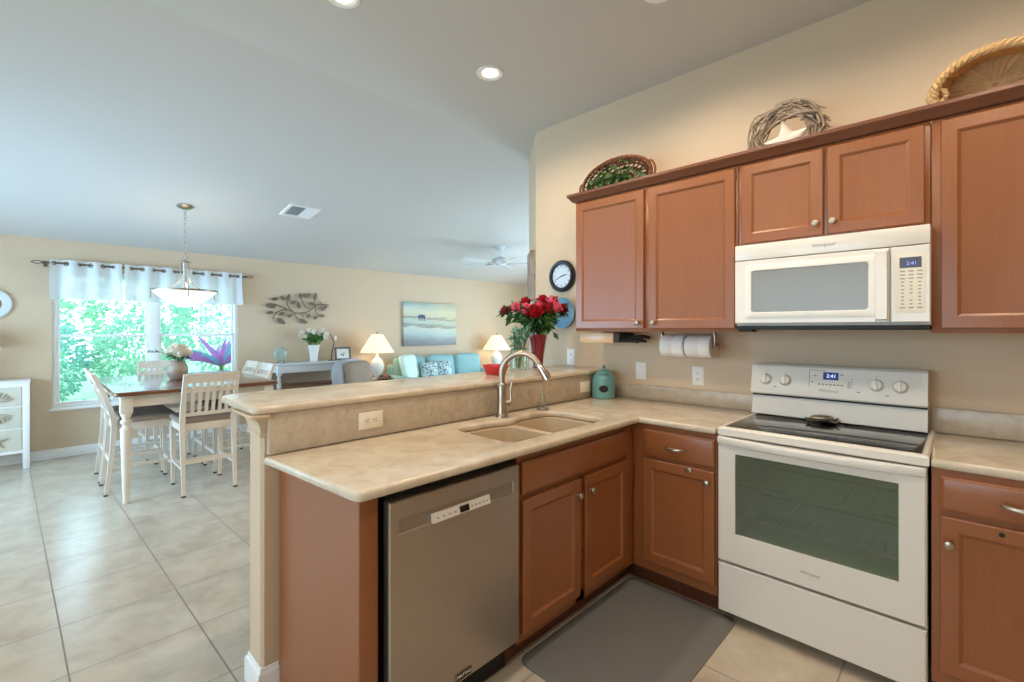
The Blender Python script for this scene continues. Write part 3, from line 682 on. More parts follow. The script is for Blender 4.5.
for r_ in range(11):
    for c_ in range(3):
        if r_ == 7 and c_ == 1: continue
        mb = MB(); wd = .017 if r_ in (0, 1, 2, 10) else .009
        mb.M = FY(-.192 + .027 * c_ + (.018 - wd) / 2 - .001, 2.535, 1.648 - .0152 * r_); mb.box(0, wd, 0, .0045, 0, .0006); P('button', mb, M['grey'], cp)
mb = MB(); mb.box(-.85, -.10, 2.545, 2.9, 1.405, 1.424, .002); mb.box(-.84, -.78, 2.56, 2.62, 1.398, 1.406); P('bottom_grille', mb, M['blackm'], t)

# -- range
t = T('range_stove', 'white electric range with black glass cooktop and oven window', 'stove', (-.47, 2.6, 0))
X0, X1 = -.853, -.097
mb = MB(); mb.box(X0, X0 + .02, 2.335, 2.90, .045, .898); mb.box(X1 - .02, X1, 2.335, 2.90, .045, .898); mb.box(X0 + .02, X1 - .02, 2.86, 2.90, .045, .898)
mb.box(X0 + .02, X1 - .02, 2.345, 2.86, .045, .075); P('body', mb, M['white'], t)
for fx in (X0 + .06, X1 - .06):
    for fy in (2.42, 2.82):
        mb = MB(); mb.cyl((fx, fy, 0), (fx, fy, .045), .018, 10); P('foot', mb, M['blackm'], t)
mb = MB(); mb.M = TR((-.47, 2.60, 0))
W2 = .379
mb.loops([[(-W2 + i, -.315 + j, z), (W2 - i, -.315 + j, z), (W2 - i, .30, z), (-W2 + i, .30, z)] for i, j, z in ((0.003, .010, .900), (0, .006, .905), (0, .006, .932), (.006, .014, .940), (.018, .03, .942), (.022, .036, .938))], cap0=True)
P('cooktop', mb, M['white'], t, ang=20)
mb = MB(); mb.box(-.826, -.114, 2.326, 2.798, .9385, .9405, .0008); gt = P('glass_top', mb, M['black'], t)
for cx, cy, r_ in ((-.66, 2.45, .10), (-.28, 2.45, .085), (-.66, 2.69, .075), (-.28, 2.69, .10)):
    mb = MB(); mb.loops([[(cx + q_ * math.cos(a * PI / 20), cy + q_ * math.sin(a * PI / 20), .9408) for a in range(40)] for q_ in (r_, r_ - .002)], True, False, False); P('burner_ring', mb, plain('burner_print', srgb(52, 52, 54), .2), gt)
# back guard : recessed lower panel and a leaning control panel
mb = MB(); mb.loops([[(x_, 2.80, .943), (x_, 2.895, .943), (x_, 2.895, 1.042), (x_, 2.825, 1.042)] for x_ in (X0 + .001, X1 - .020)]); P('splash_panel', mb, M['white'], t)
mb = MB(); mb.loops([[(x_, 2.802, 1.053), (x_, 2.796, 1.060), (x_, 2.826, 1.206), (x_, 2.84, 1.217), (x_, 2.90, 1.217), (x_, 2.90, 1.053)] for x_ in (X0 - .003, X0 + .001, X1 - .023, X1 - .019)]); cp = P('control_panel', mb, M['white'], t)
mb = MB(); mb.box(X0 + .003, X1 - .022, 2.82, 2.89, 1.0425, 1.0525); P('shadow_gap', mb, M['blackm'], t)
lean = math.atan2(.03, .146)
CPM = FY(-.474, 2.796, 1.060) @ RX(-lean) @ TR((0, -.008, 0))
for u, v in ((-.307, .083), (-.214, .084), (.173, .088), (.262, .088)):
    mb = MB(); mb.M = CPM @ TR((u, v, 0)); r_ = .0265
    mb.lathe([(r_ + .004, .0005), (r_ + .003, .003), (r_, .006), (r_ - .002, .018), (r_ - .005, .021), (.0001, .0215)], n=24)
    k_ = P('knob', mb, M['white'], t)
    mb = MB(); mb.M = CPM @ TR((u, v, .0205)) @ RZ(random.uniform(-.2, .2)); mb.box(-.0045, .0045, -.024, .026, 0, .008, .002); P('grip', mb, M['white'], k_)
    mb = MB(); mb.M = CPM @ TR((u, v + .035, .0003)); mb.box(-.001, .001, 0, .009, 0, .0004); P('mark', mb, M['grey'], k_)
mb = MB(); mb.M = CPM
for q_ in ((-.105, -.102, .062, .148), (-.105, -.03, .1455, .148), (.076, .078, .066, .115)): mb.box(q_[0], q_[1], q_[2], q_[3], 0, .0006)
P('clock_outline', mb, M['grey'], cp)
mb = MB(); mb.M = CPM; mb.box(-.043, .022, .10, .138, 0, .0012); P('display', mb, M['display'], cp)
TX('display_digits', '2:41', .025, CPM @ TR((-.008, .119, .0016)), M['digits'], cp)
for k in range(7):
    mb = MB(); mb.M = CPM; mb.box(-.064 + .016 * k, -.053 + .016 * k, .072, .079, 0, .0007); P('button', mb, M['grey'], cp)
for u, v in ((-.078, .118), (-.090, .085), (.036, .128), (.066, .080), (.066, .092), (.066, .068), (-.262, .045), (.215, .042), (.105, .048)):
    mb = MB(); mb.M = CPM; mb.box(u - .006, u + .006, v - .003, v + .003, 0, .0006); P('print', mb, M['grey'], cp)
TX('logo', 'Whirlpool', .02, CPM @ TR((-.02, .043, .0006)), M['grey'], cp, .3)
# oven door, window, handle
mb = MB(); mb.M = FY(X0 + .001, 2.335, .300); w_, h_ = .754, .592
a0, a1, c0, c1 = .078, .675, .140, .520
q = lambda i, z: [(i, i, z), (w_ - i, i, z), (w_ - i, h_ - i, z), (i, h_ - i, z)]
g_ = lambda i, z: [(a0 + i, c0 + i, z), (a1 - i, c0 + i, z), (a1 - i, c1 - i, z), (a0 + i, c1 - i, z)]
mb.loops([g_(0, 0), q(0, 0), q(0, .03), q(.006, .036), g_(0, .036), g_(.002, .033), g_(.002, .0)], True, False, False)
od = P('oven_door', mb, M['white'], t, ang=20)
mb = MB(); mb.M = FY(X0 + .001, 2.335, .300); mb.box(a0 + .002, a1 - .002, c0 + .002, c1 - .002, .028, .032); P('oven_window', mb, M['oven'], od)
TX('logo', 'Whirlpool', .017, FY(-.47, 2.2985, .365), M['grey'], od, .3)
mb = MB(); hp = [(X0 + .004 + (w_ - .006) * k / 12, 2.289 - .024 * math.sin(PI * k / 12) ** .8, .877 - .004 * math.sin(PI * k / 12)) for k in range(13)]
L = []
for x_, y_, z_ in hp:
    L.append([(x_, y_ + dy, z_ + dz) for dy, dz in ((.012, -.020), (.001, -.014), (-.004, 0), (-.001, .014), (.012, .019), (.020, .012), (.020, -.012))])
mb.loops(L); mb.box(X0 + .006, X0 + .05, 2.287, 2.299, .866, .886); mb.box(X1 - .05, X1 - .006, 2.287, 2.299, .866, .886)
P('door_handle', mb, M['white'], od)
mb = MB(); mb.M = FY(X0 + .001, 2.335, .055); mb.rings(.754, .232, [(0, 0), (0, .026), (.005, .032)]); P('storage_drawer', mb, M['white'], t)
# cavity and racks behind the window
mb = MB(); mb.loops([[(-.80, y_, .40), (-.14, y_, .40), (-.14, y_, .84), (-.80, y_, .84)] for y_ in (2.345, 2.80)], True, False, True); P('oven_cavity', mb, M['cavity'], t)
for z_ in (.505, .66):
    mb = MB(); mb.tube([(-.78, 2.37, z_), (-.16, 2.37, z_), (-.16, 2.77, z_), (-.78, 2.77, z_)], .004, 6, True)
    for k in range(13): mb.cyl((-.75 + .047 * k, 2.37, z_), (-.75 + .047 * k, 2.77, z_), .0013, 6)
    P('rack', mb, M['steel'], t)
# trinket on the cooktop
t = T('turtle_figurine', 'small pewter turtle-like dish on dark feet on the black cooktop', 'figurine', (-.51, 2.755, .9408))
mb = MB(); mb.M = TR((-.51, 2.755, .9412)) @ RZ(.3); mb.ell((0, 0, .022), (.052, .034, .016), 16, 8); P('shell', mb, M['pewter'], t)
mb = MB(); mb.M = TR((-.51, 2.755, .9412)) @ RZ(.3)
mb.ell((0, 0, .011), (.047, .03, .009), 14, 6)
for sx, sy in ((-1, -1), (1, -1), (-1, 1), (1, 1)): mb.tube(spline([(sx * .03, sy * .015, .012), (sx * .055, sy * .024, .008), (sx * .072, sy * .03, .012 + .008 * (sx > 0))], 3), [.008, .008, .007, .007, .006, .005, .003], 6)
P('feet', mb, M['bronze'], t)
# -- mat
mb = MB(); L = []
ol = rrect(-1.36, -.780, 1.425, 2.365, .05)
for i, z in ((0, .0005), (0, .004), (.022, .015), (.03, .016)): L.append([(x_ + (i if x_ < -1.07 else -i), y_ + (i if y_ < 1.85 else -i), z) for x_, y_ in ol])
mb.loops(L); O('floor_mat', mb, M['mat'], 'grey rubber kitchen mat with rounded corners on the tile floor', 'mat', ang=20)

# -- wall clock, blue plate, plank art
t = T('wall_clock', 'round dark-rimmed wall clock with pale blue face beside the cabinets', 'clock', (-2.283, 2.90, 1.83))
CM = FY(-2.283, 2.93, 1.828)
mb = MB(); mb.M = CM; mb.lathe([(.121, 0.001), (.126, .012), (.124, .03), (.112, .042), (.098, .04), (.092, .03), (.091, .02)], n=40, cap1=False); P('rim', mb, M['clockrim'], t)
mb = MB(); mb.M = CM; mb.lathe([(.0925, .018), (.0925, .021), (.0001, .0212)], n=40); P('face', mb, M['clockface'], t)
for k in range(12):
    mb = MB(); mb.M = CM @ RZ(k * PI / 6); mb.box(-.0022, .0022, .070, .084, .0212, .0222); P('hour_mark', mb, M['clockrim'], t)
for nm, ang, ln, wd in (('hour_hand', 2.68 * 30, .05, .005), ('minute_hand', 41 * 6, .072, .0035)):
    mb = MB(); mb.M = CM @ RZ(-math.radians(ang)); mb.box(-wd / 2 - .001, wd / 2 + .001, -.012, ln, .0225, .024); P(nm, mb, M['clockrim'], t)
mb = MB(); mb.M = FY(-2.275, 2.93, 1.535); mb.lathe([(.05, .001), (.06, .006), (.115, .022), (.122, .026), (.120, .029), (.11, .027), (.055, .012), (.0001, .010)], n=36)
O('wall_plate', mb, M['blueplate'], 'blue glazed plate on the wall below the clock', 'plate')
mb = MB(); u_ = Vector((-.468, .43, 0)).normalized(); n_ = Vector((-u_.y, u_.x, 0)); n_ = n_ if n_.y < 0 else -n_
p0 = Vector((-2.572, 2.93, 0)) + u_ * .03 + n_ * .001
for k in range(4):
    z0_ = 1.66 + .105 * k
    a_ = p0 + u_ * (.012 * (k % 2)); b_ = a_ + u_ * .30
    mb.loops([[a_ + Vector((0, 0, z)), b_ + Vector((0, 0, z)), b_ + n_ * .042 + Vector((0, 0, z)), a_ + n_ * .042 + Vector((0, 0, z))] for z in (z0_, z0_ + .104)])
O('plank_art', mb, M['plank'], 'weathered plank wall art seen edge-on at the wall corner left of the clock', 'wall art')

# -- ceiling lights
for cx, cy in ((-2.187, 2.043), (-2.204, 1.06), (-1.06, 2.12), (-1.06, 1.0), (.15, 2.0), (.15, .9), (-1.06, -.4)):
    vis = (cx, cy) in ((-2.187, 2.043), (-2.204, 1.06))
    lb = 'recessed ceiling light near the kitchen wall corner' if cy > 2.03 and cx < -2 else ('recessed ceiling light cut by the top picture edge, nearest the sloped ceiling' if vis else 'recessed ceiling light out of the picture above the kitchen')
    t = T('recessed_light', lb, 'ceiling light', (cx, cy, 3.03), 'recessed lights in the kitchen ceiling')
    mb = MB(); mb.lathe([(.086, 3.0575), (.085, 3.052), (.074, 3.049), (.062, 3.053), (.056, 3.0572)], (cx, cy, 0), 32, False, False); P('trim_ring', mb, M['trimw'], t)
    mb = MB(); mb.lathe([(.0001, 3.0565), (.050, 3.0568), (.050, 3.0574)], (cx, cy, 0), 24); P('lens', mb, M['bulb'], t)
    lamp('recessed_lamp', 'SPOT', (cx, cy, 3.03), 32, WARM, radius=.045)
    sp = D.objects[-1] if False else [o for o in C.objects if o.type == 'LIGHT'][-1]
    sp.data.spot_size = math.radians(165); sp.data.spot_blend = 0.5

# ================================================================== ON TOP OF THE WALL CABINETS
def twist_ring(mb, c, a, b, M_, r, n=40, strands=3, amp=.008, turns=14, f0=0, f1=1):
    for s_ in range(strands):
        pts = []
        for k in range(n + 1):
            t_ = 2 * PI * (f0 + (f1 - f0) * k / n); w_ = turns * t_ + 2 * PI * s_ / strands
            pts.append(M_ @ Vector((c[0] + (a + amp * math.cos(w_)) * math.cos(t_), c[1] + (b + amp * math.cos(w_)) * math.sin(t_), c[2] + amp * math.sin(w_))))
        mb.tube(pts, r, 5)
# straw basket leaning with its mouth to the room
t = T('straw_basket', 'large oval straw basket leaning on its side above the right wall cabinet', 'basket', (.075, 2.75, 2.29))
BM = TR((.095, 2.70, 2.405)) @ RX(math.radians(90 + 16))
mb = MB(); L = []; N_ = 96
for k, z in ((1.0, .0), (.97, -.05), (.84, -.15), (.81, -.15), (.94, -.05), (.975, .0)):
    L.append([BM @ Vector(((.186 * k + (.003 * (1 if i % 2 else -1))) * math.cos(2 * PI * i / N_), (.128 * k + (.003 * (1 if i % 2 else -1))) * math.sin(2 * PI * i / N_), z)) for i in range(N_)])
mb.loops(L, True, False, False); P('side_wall', mb, M['wicker'], t, ang=60)
mb = MB(); L = []
for k, z in ((.85, -.146), (.84, -.140), (.5, -.138), (.02, -.136)):
    L.append([BM @ Vector((.186 * k * math.cos(2 * PI * i / N_), .128 * k * math.sin(2 * PI * i / N_), z + .003 * (1 if i % 4 < 2 else -1) * (k < .9))) for i in range(N_)])
mb.loops(L, True, True, True)
for k in range(30):
    a_ = 2 * PI * k / 30; mb.tube([BM @ Vector((.180 * q_ * math.cos(a_), .13 * q_ * math.sin(a_), -.136)) for q_ in (.06, .45, .86)], .0035, 5)
P('woven_base', mb, M['wicker'], t, ang=60)
mb = MB(); twist_ring(mb, (0, 0, .004), .190, .132, BM, .0095, 90, 3, .011, 16); P('braided_rim', mb, M['wicker'], t)
for sx in (-1, 1): mb = MB(); twist_ring(mb, (sx * .177, 0, -.005), .028, .028, BM, .008, 20, 2, .005, 5); P('handle', mb, M['wicker'], t)
# twig wreath with a starfish
t = T('twig_wreath', 'grey twig wreath with a white starfish leaning above the microwave cabinet', 'wreath', (-.67, 2.78, 2.29))
WM = TR((-.668, 2.775, 2.425)) @ RX(math.radians(90 + 12))
mb = MB()
for k in range(190):
    a0_ = random.uniform(0, 2 * PI); sp_ = random.uniform(.5, 1.3); r0 = random.uniform(.085, .188); r1 = random.uniform(.085, .188); z0_ = random.uniform(-.035, .04); z1_ = random.uniform(-.035, .04)
    q0 = Vector((r0 * 1.08 * math.cos(a0_), r0 * math.sin(a0_), z0_)); q1 = Vector((r1 * 1.08 * math.cos(a0_ + sp_), r1 * math.sin(a0_ + sp_), z1_))
    md = (q0 + q1) / 2; md = md * (1 + random.uniform(-.02, .22)); md.z = (z0_ + z1_) / 2
    mb.tube([WM @ v_ for v_ in spline([q0, md, q1], 4)], random.uniform(.0035, .0065), 5)
P('twigs', mb, M['twig'], t)
mb = MB(); SM = WM @ TR((0, -.03, .02)) @ RZ(.12) @ Matrix.Scale(1.15, 4); L = []
for z, k in ((0, 1), (.008, .96), (.018, .55), (.022, .05)):
    L.append([SM @ Vector((k * ((.108 if i % 4 == 0 else (.060 if i % 2 else .048)) * math.cos(2 * PI * i / 20 + PI / 2)), k * ((.108 if i % 4 == 0 else (.060 if i % 2 else .048)) * math.sin(2 * PI * i / 20 + PI / 2)), z)) for i in range(20)])
mb.loops(L); P('starfish', mb, M['starfish'], t, ang=60)
# ivy basket
def leaf_quad(mb, p, d, n_, L_, w_, cup=.25):
    d = d.normalized(); s_ = d.cross(n_).normalized(); u_ = s_.cross(d)
    a = mb.v(p); b = mb.v(p + d * L_ * .45 + s_ * w_ / 2 + u_ * w_ * cup); c = mb.v(p + d * L_); e = mb.v(p + d * L_ * .45 - s_ * w_ / 2 + u_ * w_ * cup); m_ = mb.v(p + d * L_ * .5)
    mb.face([a, b, m_]); mb.face([b, c, m_]); mb.face([c, e, m_]); mb.face([e, a, m_])
def rv(): 
    while True:
        q_ = Vector((random.uniform(-1, 1), random.uniform(-1, 1), random.uniform(-1, 1)))
        if .1 < q_.length < 1: return q_.normalized()
t = T('ivy_basket', 'long brown wicker basket tray filled with green ivy above the left wall cabinet', 'basket', (-1.69, 2.76, 2.29))
IM = TR((-1.69, 2.765, 2.42)) @ RX(math.radians(90 + 14)) @ RZ(math.radians(5))
mb = MB(); twist_ring(mb, (0, 0, .03), .265, .135, IM, .006, 90, 3, .008, 15)
for q_, z_ in ((.93, .0), (.85, -.03), (.74, -.055), (.55, -.06), (.3, -.06)): twist_ring(mb, (0, 0, z_), .265 * q_, .135 * q_, IM, .0055, 60, 2, .006, 17)
for k in range(28):
    a_ = 2 * PI * k / 28; mb.tube([IM @ Vector((.265 * q_ * math.cos(a_), .135 * q_ * math.sin(a_), z_)) for q_, z_ in ((.1, -.062), (.7, -.058), (.88, -.02), (1.0, .03))], .005, 5)
P('wicker_tray', mb, M['wickerd'], t)
for sx in (-1, 1): mb = MB(); mb.tube([IM @ Vector((sx * (.262 + .032 * math.sin(PI * i / 8)), .05 * math.cos(PI * i / 8), .03)) for i in range(9)], .007, 6); P('handle', mb, M['wickerd'], t)
mb = MB()
for k in range(520):
    u = random.gauss(-.05, .12); v_ = random.gauss(-.03, .06)
    if (u / .24) ** 2 + (v_ / .12) ** 2 > 1: continue
    p = IM @ Vector((u, v_, random.uniform(-.02, .055))); d = rv(); n_ = (Vector((0, -1, .2)) + rv() * .9).normalized()
    leaf_quad(mb, p, d, n_, random.uniform(.028, .05), random.uniform(.026, .042), .12)
P('ivy', mb, M['ivy'], t)

# ================================================================== ON THE BAR
def rose(mb, c, r, tilt):
    Rm = TR(c) @ tilt
    for lay, (k, hh, ph) in enumerate(((.30, .95, 0), (.55, .85, .5), (.80, .62, 1.1), (1.0, .35, 1.7))):
        np_ = 3 + lay
        for q_ in range(np_):
            a0_ = ph + 2 * PI * q_ / np_; wd = 2 * PI / np_ * .72; L = []
            for i in range(4):
                f = i / 3; rr_ = r * k * (.35 + .65 * math.sin(f * PI / 2)) * (1.0 + .12 * (f == 1) * (lay > 0)); z_ = r * (-.55 + (hh + .55) * f) - (r * .1 if (f == 1 and lay > 1) else 0)
                L.append([Rm @ Vector((rr_ * math.cos(a0_ + wd * (j / 4 - .5) * (1.35 - .35 * (f == 1))), rr_ * math.sin(a0_ + wd * (j / 4 - .5) * 1.25), z_ - r * .1 * abs(j - 2) / 2 * (f == 1))) for j in range(5)])
            mb.loops(L, False, False, False)
    mb.ell(Rm @ Vector((0, 0, -.2 * r)), (.55 * r, .55 * r, .5 * r), 8, 6)
R_ = Vector((.7164, .6977, 0)); F_ = Vector((-.6977, .7164, 0))
VB = Vector((-2.275, 2.615, 1.1195))
t = T('flower_vase', 'tall ruby red vase holding the rose bouquet on the raised bar', 'vase', VB)
mb = MB(); L = []
for r_, z in ((.036, .0008), (.038, .006), (.036, .02), (.042, .09), (.056, .18), (.067, .242), (.0675, .25), (.064, .248), (.052, .17), (.034, .03), (.0, .028)):
    L.append([VB + Vector(((max(r_, .0005) * (1 + .025 * (i % 2))) * math.cos(2 * PI * i / 24), (max(r_, .0005) * (1 + .025 * (i % 2))) * math.sin(2 * PI * i / 24), z)) for i in range(24)])
mb.loops(L); P('vase_body', mb, M['redglass'], t, ang=60)
def to_bar(px, py, dep): # offsets from the vase base along the two horizontal axes of the bouquet
    s_ = 3.46 + dep
    return VB + R_ * ((px - 538.3) / 464 * s_) + F_ * dep + Vector((0, 0, (367.8 - py) / 464 * 3.46))
RO = [(506, 311, .02, .034, 'rosedark', 'wilted brownish red rose at the left edge of the bouquet'),
      (516, 308, .0, .037, 'rosepink', 'bright pink rose in the bouquet, next to the wilted rose'),
      (525, 310, -.06, .040, 'rosepink', 'pale pink rose at the bouquet front, left of the large red rose'),
      (526, 302.5, .05, .038, 'rosered', 'dark red rose at the bouquet top, above the pale pink rose'),
      (534, 313.5, -.09, .050, 'rosered', 'largest red rose, low at the front center of the bouquet'),
      (538.5, 306.5, .0, .036, 'rosepink', 'small pink rose in the middle of the bouquet'),
      (543, 300.5, .06, .042, 'rosered', 'dark red rose at the crown of the bouquet'),
      (548, 309.5, -.05, .042, 'rosered', 'red rose right of the bouquet center, below the crown rose'),
      (552.5, 302, .0, .040, 'rosepink', 'large pink rose at the upper right of the bouquet'),
      (555.5, 308.5, -.05, .038, 'rosepink', 'pink rose at the right front of the bouquet'),
      (563, 309, .03, .037, 'rosered', 'dark red rose at the right edge of the bouquet, before the blue plate')]
top = VB + Vector((0, 0, .235))
for i, (px, py, dep, r_, mt, lb) in enumerate(RO):
    c = to_bar(px, py, dep)
    t = T('rose', lb, 'rose', c, 'roses in the red vase')
    d = (c - top).normalized(); ax = (d * .7 + Vector((0, 0, .4)) - F_ * .35).normalized()
    tilt = Vector((0, 0, 1)).rotation_difference(ax).to_matrix().to_4x4() @ RZ(i * 1.3)
    mb = MB(); rose(mb, c, r_ * 1.28, tilt); P('bloom', mb, M[mt], t, ang=70)
    mb = MB(); inn = VB + Vector((0, 0, .05)) + R_ * random.uniform(-.012, .012) + F_ * random.uniform(-.012, .012); lip = top + (c - top) * .12; lip.z = VB.z + .25
    hl = Vector((lip.x - VB.x, lip.y - VB.y, 0)); lip = Vector((VB.x, VB.y, lip.z)) + hl.normalized() * min(hl.length, .045)
    sp_ = spline([inn, lip, lip + (c - lip) * .5 + Vector((0, 0, .01)), c - ax * r_ * .5], 4); mb.tube(sp_, .0032, 6); P('stem', mb, M['stem'], t)
    mb = MB()
    for k in range(46):
        p = sp_[random.randint(5, len(sp_) - 1)]; out = (p - top); out.z *= .3
        d_ = (out.normalized() * .8 + rv() * .9 + Vector((0, 0, -.25))).normalized()
        leaf_quad(mb, p + rv() * .012, d_, (Vector((0, 0, 1)) + rv() * .7).normalized(), random.uniform(.055, .09), random.uniform(.034, .052))
    P('leaves', mb, M['leaf'] if i % 2 else M['leafd'], t)
mb = MB(); p = to_bar(553, 332, 0); leaf_quad(mb, p, R_ * .6 + Vector((0, 0, -.8)), F_ * -1, .075, .036); 
mb.tube([top + R_ * .05 + Vector((0, 0, .015)), p + Vector((0, 0, .03)), p], .002, 5)
o_ = O('leaf_sprig', mb, M['leafd'], 'single dark leaf drooping at the right side of the red vase', 'leaf')
# red bowl
mb = MB(); mb.lathe([(.058, 0.0006), (.062, .003), (.085, .056), (.087, .060), (.082, .060), (.058, .008), (.0001, .007)], (-2.14, 2.05, 1.1195), 36)
O('red_bowl', mb, M['redbowl'], 'small shallow red bowl on the raised bar behind the faucet', 'bowl')
# plant in a glass vase
GP = Vector((-2.265, 2.40, 1.1195))
t = T('plant_vase', 'clear glass vase with leafy green stems on the bar beside the red vase', 'vase', GP)
mb = MB(); mb.lathe([(.066, .0006), (.068, .004), (.068, .13), (.066, .13), (.066, .012), (.0001, .010)], GP, 32); P('glass', mb, M['clear'], t)
mb = MB(); lv = MB()
for k in range(5):
    b_ = GP + Vector((random.uniform(-.02, .02), random.uniform(-.02, .02), .014)); e_ = GP + Vector((random.uniform(-.07, .07), random.uniform(-.05, .05), random.uniform(.24, .31)))
    sp_ = spline([b_, (b_ + e_) / 2 + Vector((random.uniform(-.01, .01), 0, 0)), e_], 6); mb.tube(sp_, .005, 6)
    for j in range(22):
        p = sp_[random.randint(6, len(sp_) - 1)]; leaf_quad(lv, p, (rv() + Vector((0, 0, -.1))), (Vector((0, 0, 1)) + rv() * .6), random.uniform(.04, .07), random.uniform(.014, .024))
P('stems', mb, M['stem'], t); P('leaves', lv, plain('blue_green_leaf', srgb(96, 150, 128), .5, var=.3, nscale=25), t)

# ================================================================== DINING AREA
TCX, TCY = -5.60, 1.04
t = T('dining_table', 'counter-height dining table with dark wood top and turned cream legs', 'table', (TCX, TCY, 0))
tp = slab(rrect(-6.44, -4.76, .43, 1.65, .03), [], .872, .905, .008); P('tabletop', tp, M['tabletop'], t)
mb = MB(); mb.box(-6.36, -4.84, .495, .515, .775, .871); mb.box(-6.36, -4.84, 1.565, 1.585, .775, .871); mb.box(-6.37, -6.35, .515, 1.565, .775, .871); mb.box(-4.85, -4.83, .515, 1.565, .775, .871)
P('apron', mb, M['chairw'], t)
def turned_leg(x_, y_, h, blk, w):
    mb = MB(); mb.box(x_ - w, x_ + w, y_ - w, y_ + w, h - blk, h, .003)
    z = h - blk; k = w
    mb.lathe([(.4 * k, 0.0), (.55 * k, .004), (.62 * k, .02), (.5 * k, .05), (.62 * k, .09), (.8 * k, z * .45), (.95 * k, z * .78), (1.0 * k, z * .82), (.62 * k, z * .85), (.60 * k, z * .87), (.95 * k, z * .895), (.95 * k, z * .915), (.58 * k, z * .935), (.8 * k, z * .965), (.98 * k, z * .99), (.98 * k, z)], (x_, y_, 0), 20)
    return mb
for x_ in (-6.36, -4.84):
    for y_ in (.51, 1.57): P('leg', turned_leg(x_, y_, .871, .14, .040), M['chairw'], t)

def make_chair(label):
    t = T('dining_chair', label, 'chair', (0, 0, 0), 'dining chairs around the table')
    def rear(z): # depth of the back post at height z
        if z < .60: return -.205 - .055 * ((.60 - z) / .60) ** 1.3
        return -.205 - .135 * ((z - .60) / .43) ** 1.4
    for s_ in (-1, 1):
        mb = MB(); zs = [.012, .2, .4, .55, .62, .72, .82, .92, 1.03]
        mb.tube([(s_ * .192, rear(z), z) for z in zs], [.017, .02, .024, .027, .028, .026, .024, .022, .021], 4, phase=PI / 4, up=(0, 1, 0)); lg = P('leg', mb, M['chairw'], t)
        mb = MB(); mb.box(s_ * .192 - .014, s_ * .192 + .014, rear(0) - .014, rear(0) + .014, 0, .014); P('foot_pad', mb, M['foot'], lg)
        mb = MB(); mb.tube([(s_ * .185, .205, .012), (s_ * .185, .20, .4), (s_ * .185, .195, .58)], [.018, .024, .03], 4, phase=PI / 4, up=(0, 1, 0)); lg = P('leg', mb, M['chairw'], t)
        mb = MB(); mb.box(s_ * .185 - .014, s_ * .185 + .014, .191, .219, 0, .014); P('foot_pad', mb, M['foot'], lg)
        mb = MB(); mb.bar([(s_ * .19, rear(.23) + .01, .23), (s_ * .185, .19, .23)], .022, .03); P('stretcher', mb, M['chairw'], t)
    mb = MB(); mb.bar([(-.18, .2, .20), (.18, .2, .20)], .035, .025); P('stretcher', mb, M['chairw'], t)
    mb = MB(); mb.bar([(-.18, rear(.28) + .005, .28), (.18, rear(.28) + .005, .28)], .035, .022); P('stretcher', mb, M['chairw'], t)
    mb = MB(); mb.box(-.185, .185, .180, .205, .535, .60, .003); mb.box(-.185, .185, -.205, -.18, .535, .60, .003); mb.box(-.20, -.178, -.19, .19, .535, .60, .003); mb.box(.178, .20, -.19, .19, .535, .60, .003)
    P('seat_frame', mb, M['chairw'], t)
    mb = MB(); mb.loops([[(x_, y_, z) for x_, y_ in rrect(-.212 + i, .212 - i, -.178 + i, .235 - i, .03, 4)] for i, z in ((.006, .601), (0, .612), (0, .632), (.012, .646), (.05, .650))]); P('seat', mb, M['seat'], t, ang=30)
    mb = MB()
    def hr(z0_, z1_, cr=.012, th=.02):
        L = []
        for k in range(9):
            f = k / 8; x_ = -.178 + .356 * f; c_ = -cr * math.sin(PI * f)
            L.append([(x_, rear(z) + c_ + dy, z) for z, dy in ((z0_, -th / 2), (z0_, th / 2), (z1_, th / 2), (z1_, -th / 2))])
        mb.loops(L)
    hr(.955, 1.035); hr(.872, .915); hr(.668, .70)
    for k in range(1, 7):
        x_ = -.178 + .356 * k / 7; mb.box(x_ - .011, x_ + .011, rear(.935) - .012 * math.sin(PI * k / 7) - .008, rear(.935) - .012 * math.sin(PI * k / 7) + .008, .90, .965)
    P('backrest', mb, M['chairw'], t)
    for k in range(1, 7):
        mb = MB(); x_ = -.178 + .356 * k / 7; c_ = -.012 * math.sin(PI * k / 7)
        mb.bar([(x_, rear(z) + c_, z) for z in (.69, .76, .83, .88)], .012, .026, up=(0, 1, 0)); P('slat', mb, M['chairw'], t)
    return t
ch0 = make_chair('cream slat-back chair with its back to the bar, at the table end')
for i, (x_, y_, rz, lb) in enumerate(((-4.93, 1.055, PI / 2, None),
        (-5.365, .672, 0, 'cream slat-back chair on the left long side of the dining table, nearest the kitchen'),
        (-5.85, .672, 0, 'cream slat-back chair on the left long side of the dining table, nearest the window'),
        (-6.46, 1.02, -PI / 2, 'cream slat-back chair at the window end of the dining table, behind the flower vase'),
        (-5.90, 1.43, PI, 'cream slat-back chair on the console side of the dining table, nearest the window'),
        (-5.44, 1.43, PI, 'cream slat-back chair on the console side of the dining table, nearest the kitchen'))):
    c = ch0 if i == 0 else copy_tree(ch0)
    c.location = (x_, y_, 0); c.rotation_euler = (0, 0, rz)
    if lb: c['label'] = lb
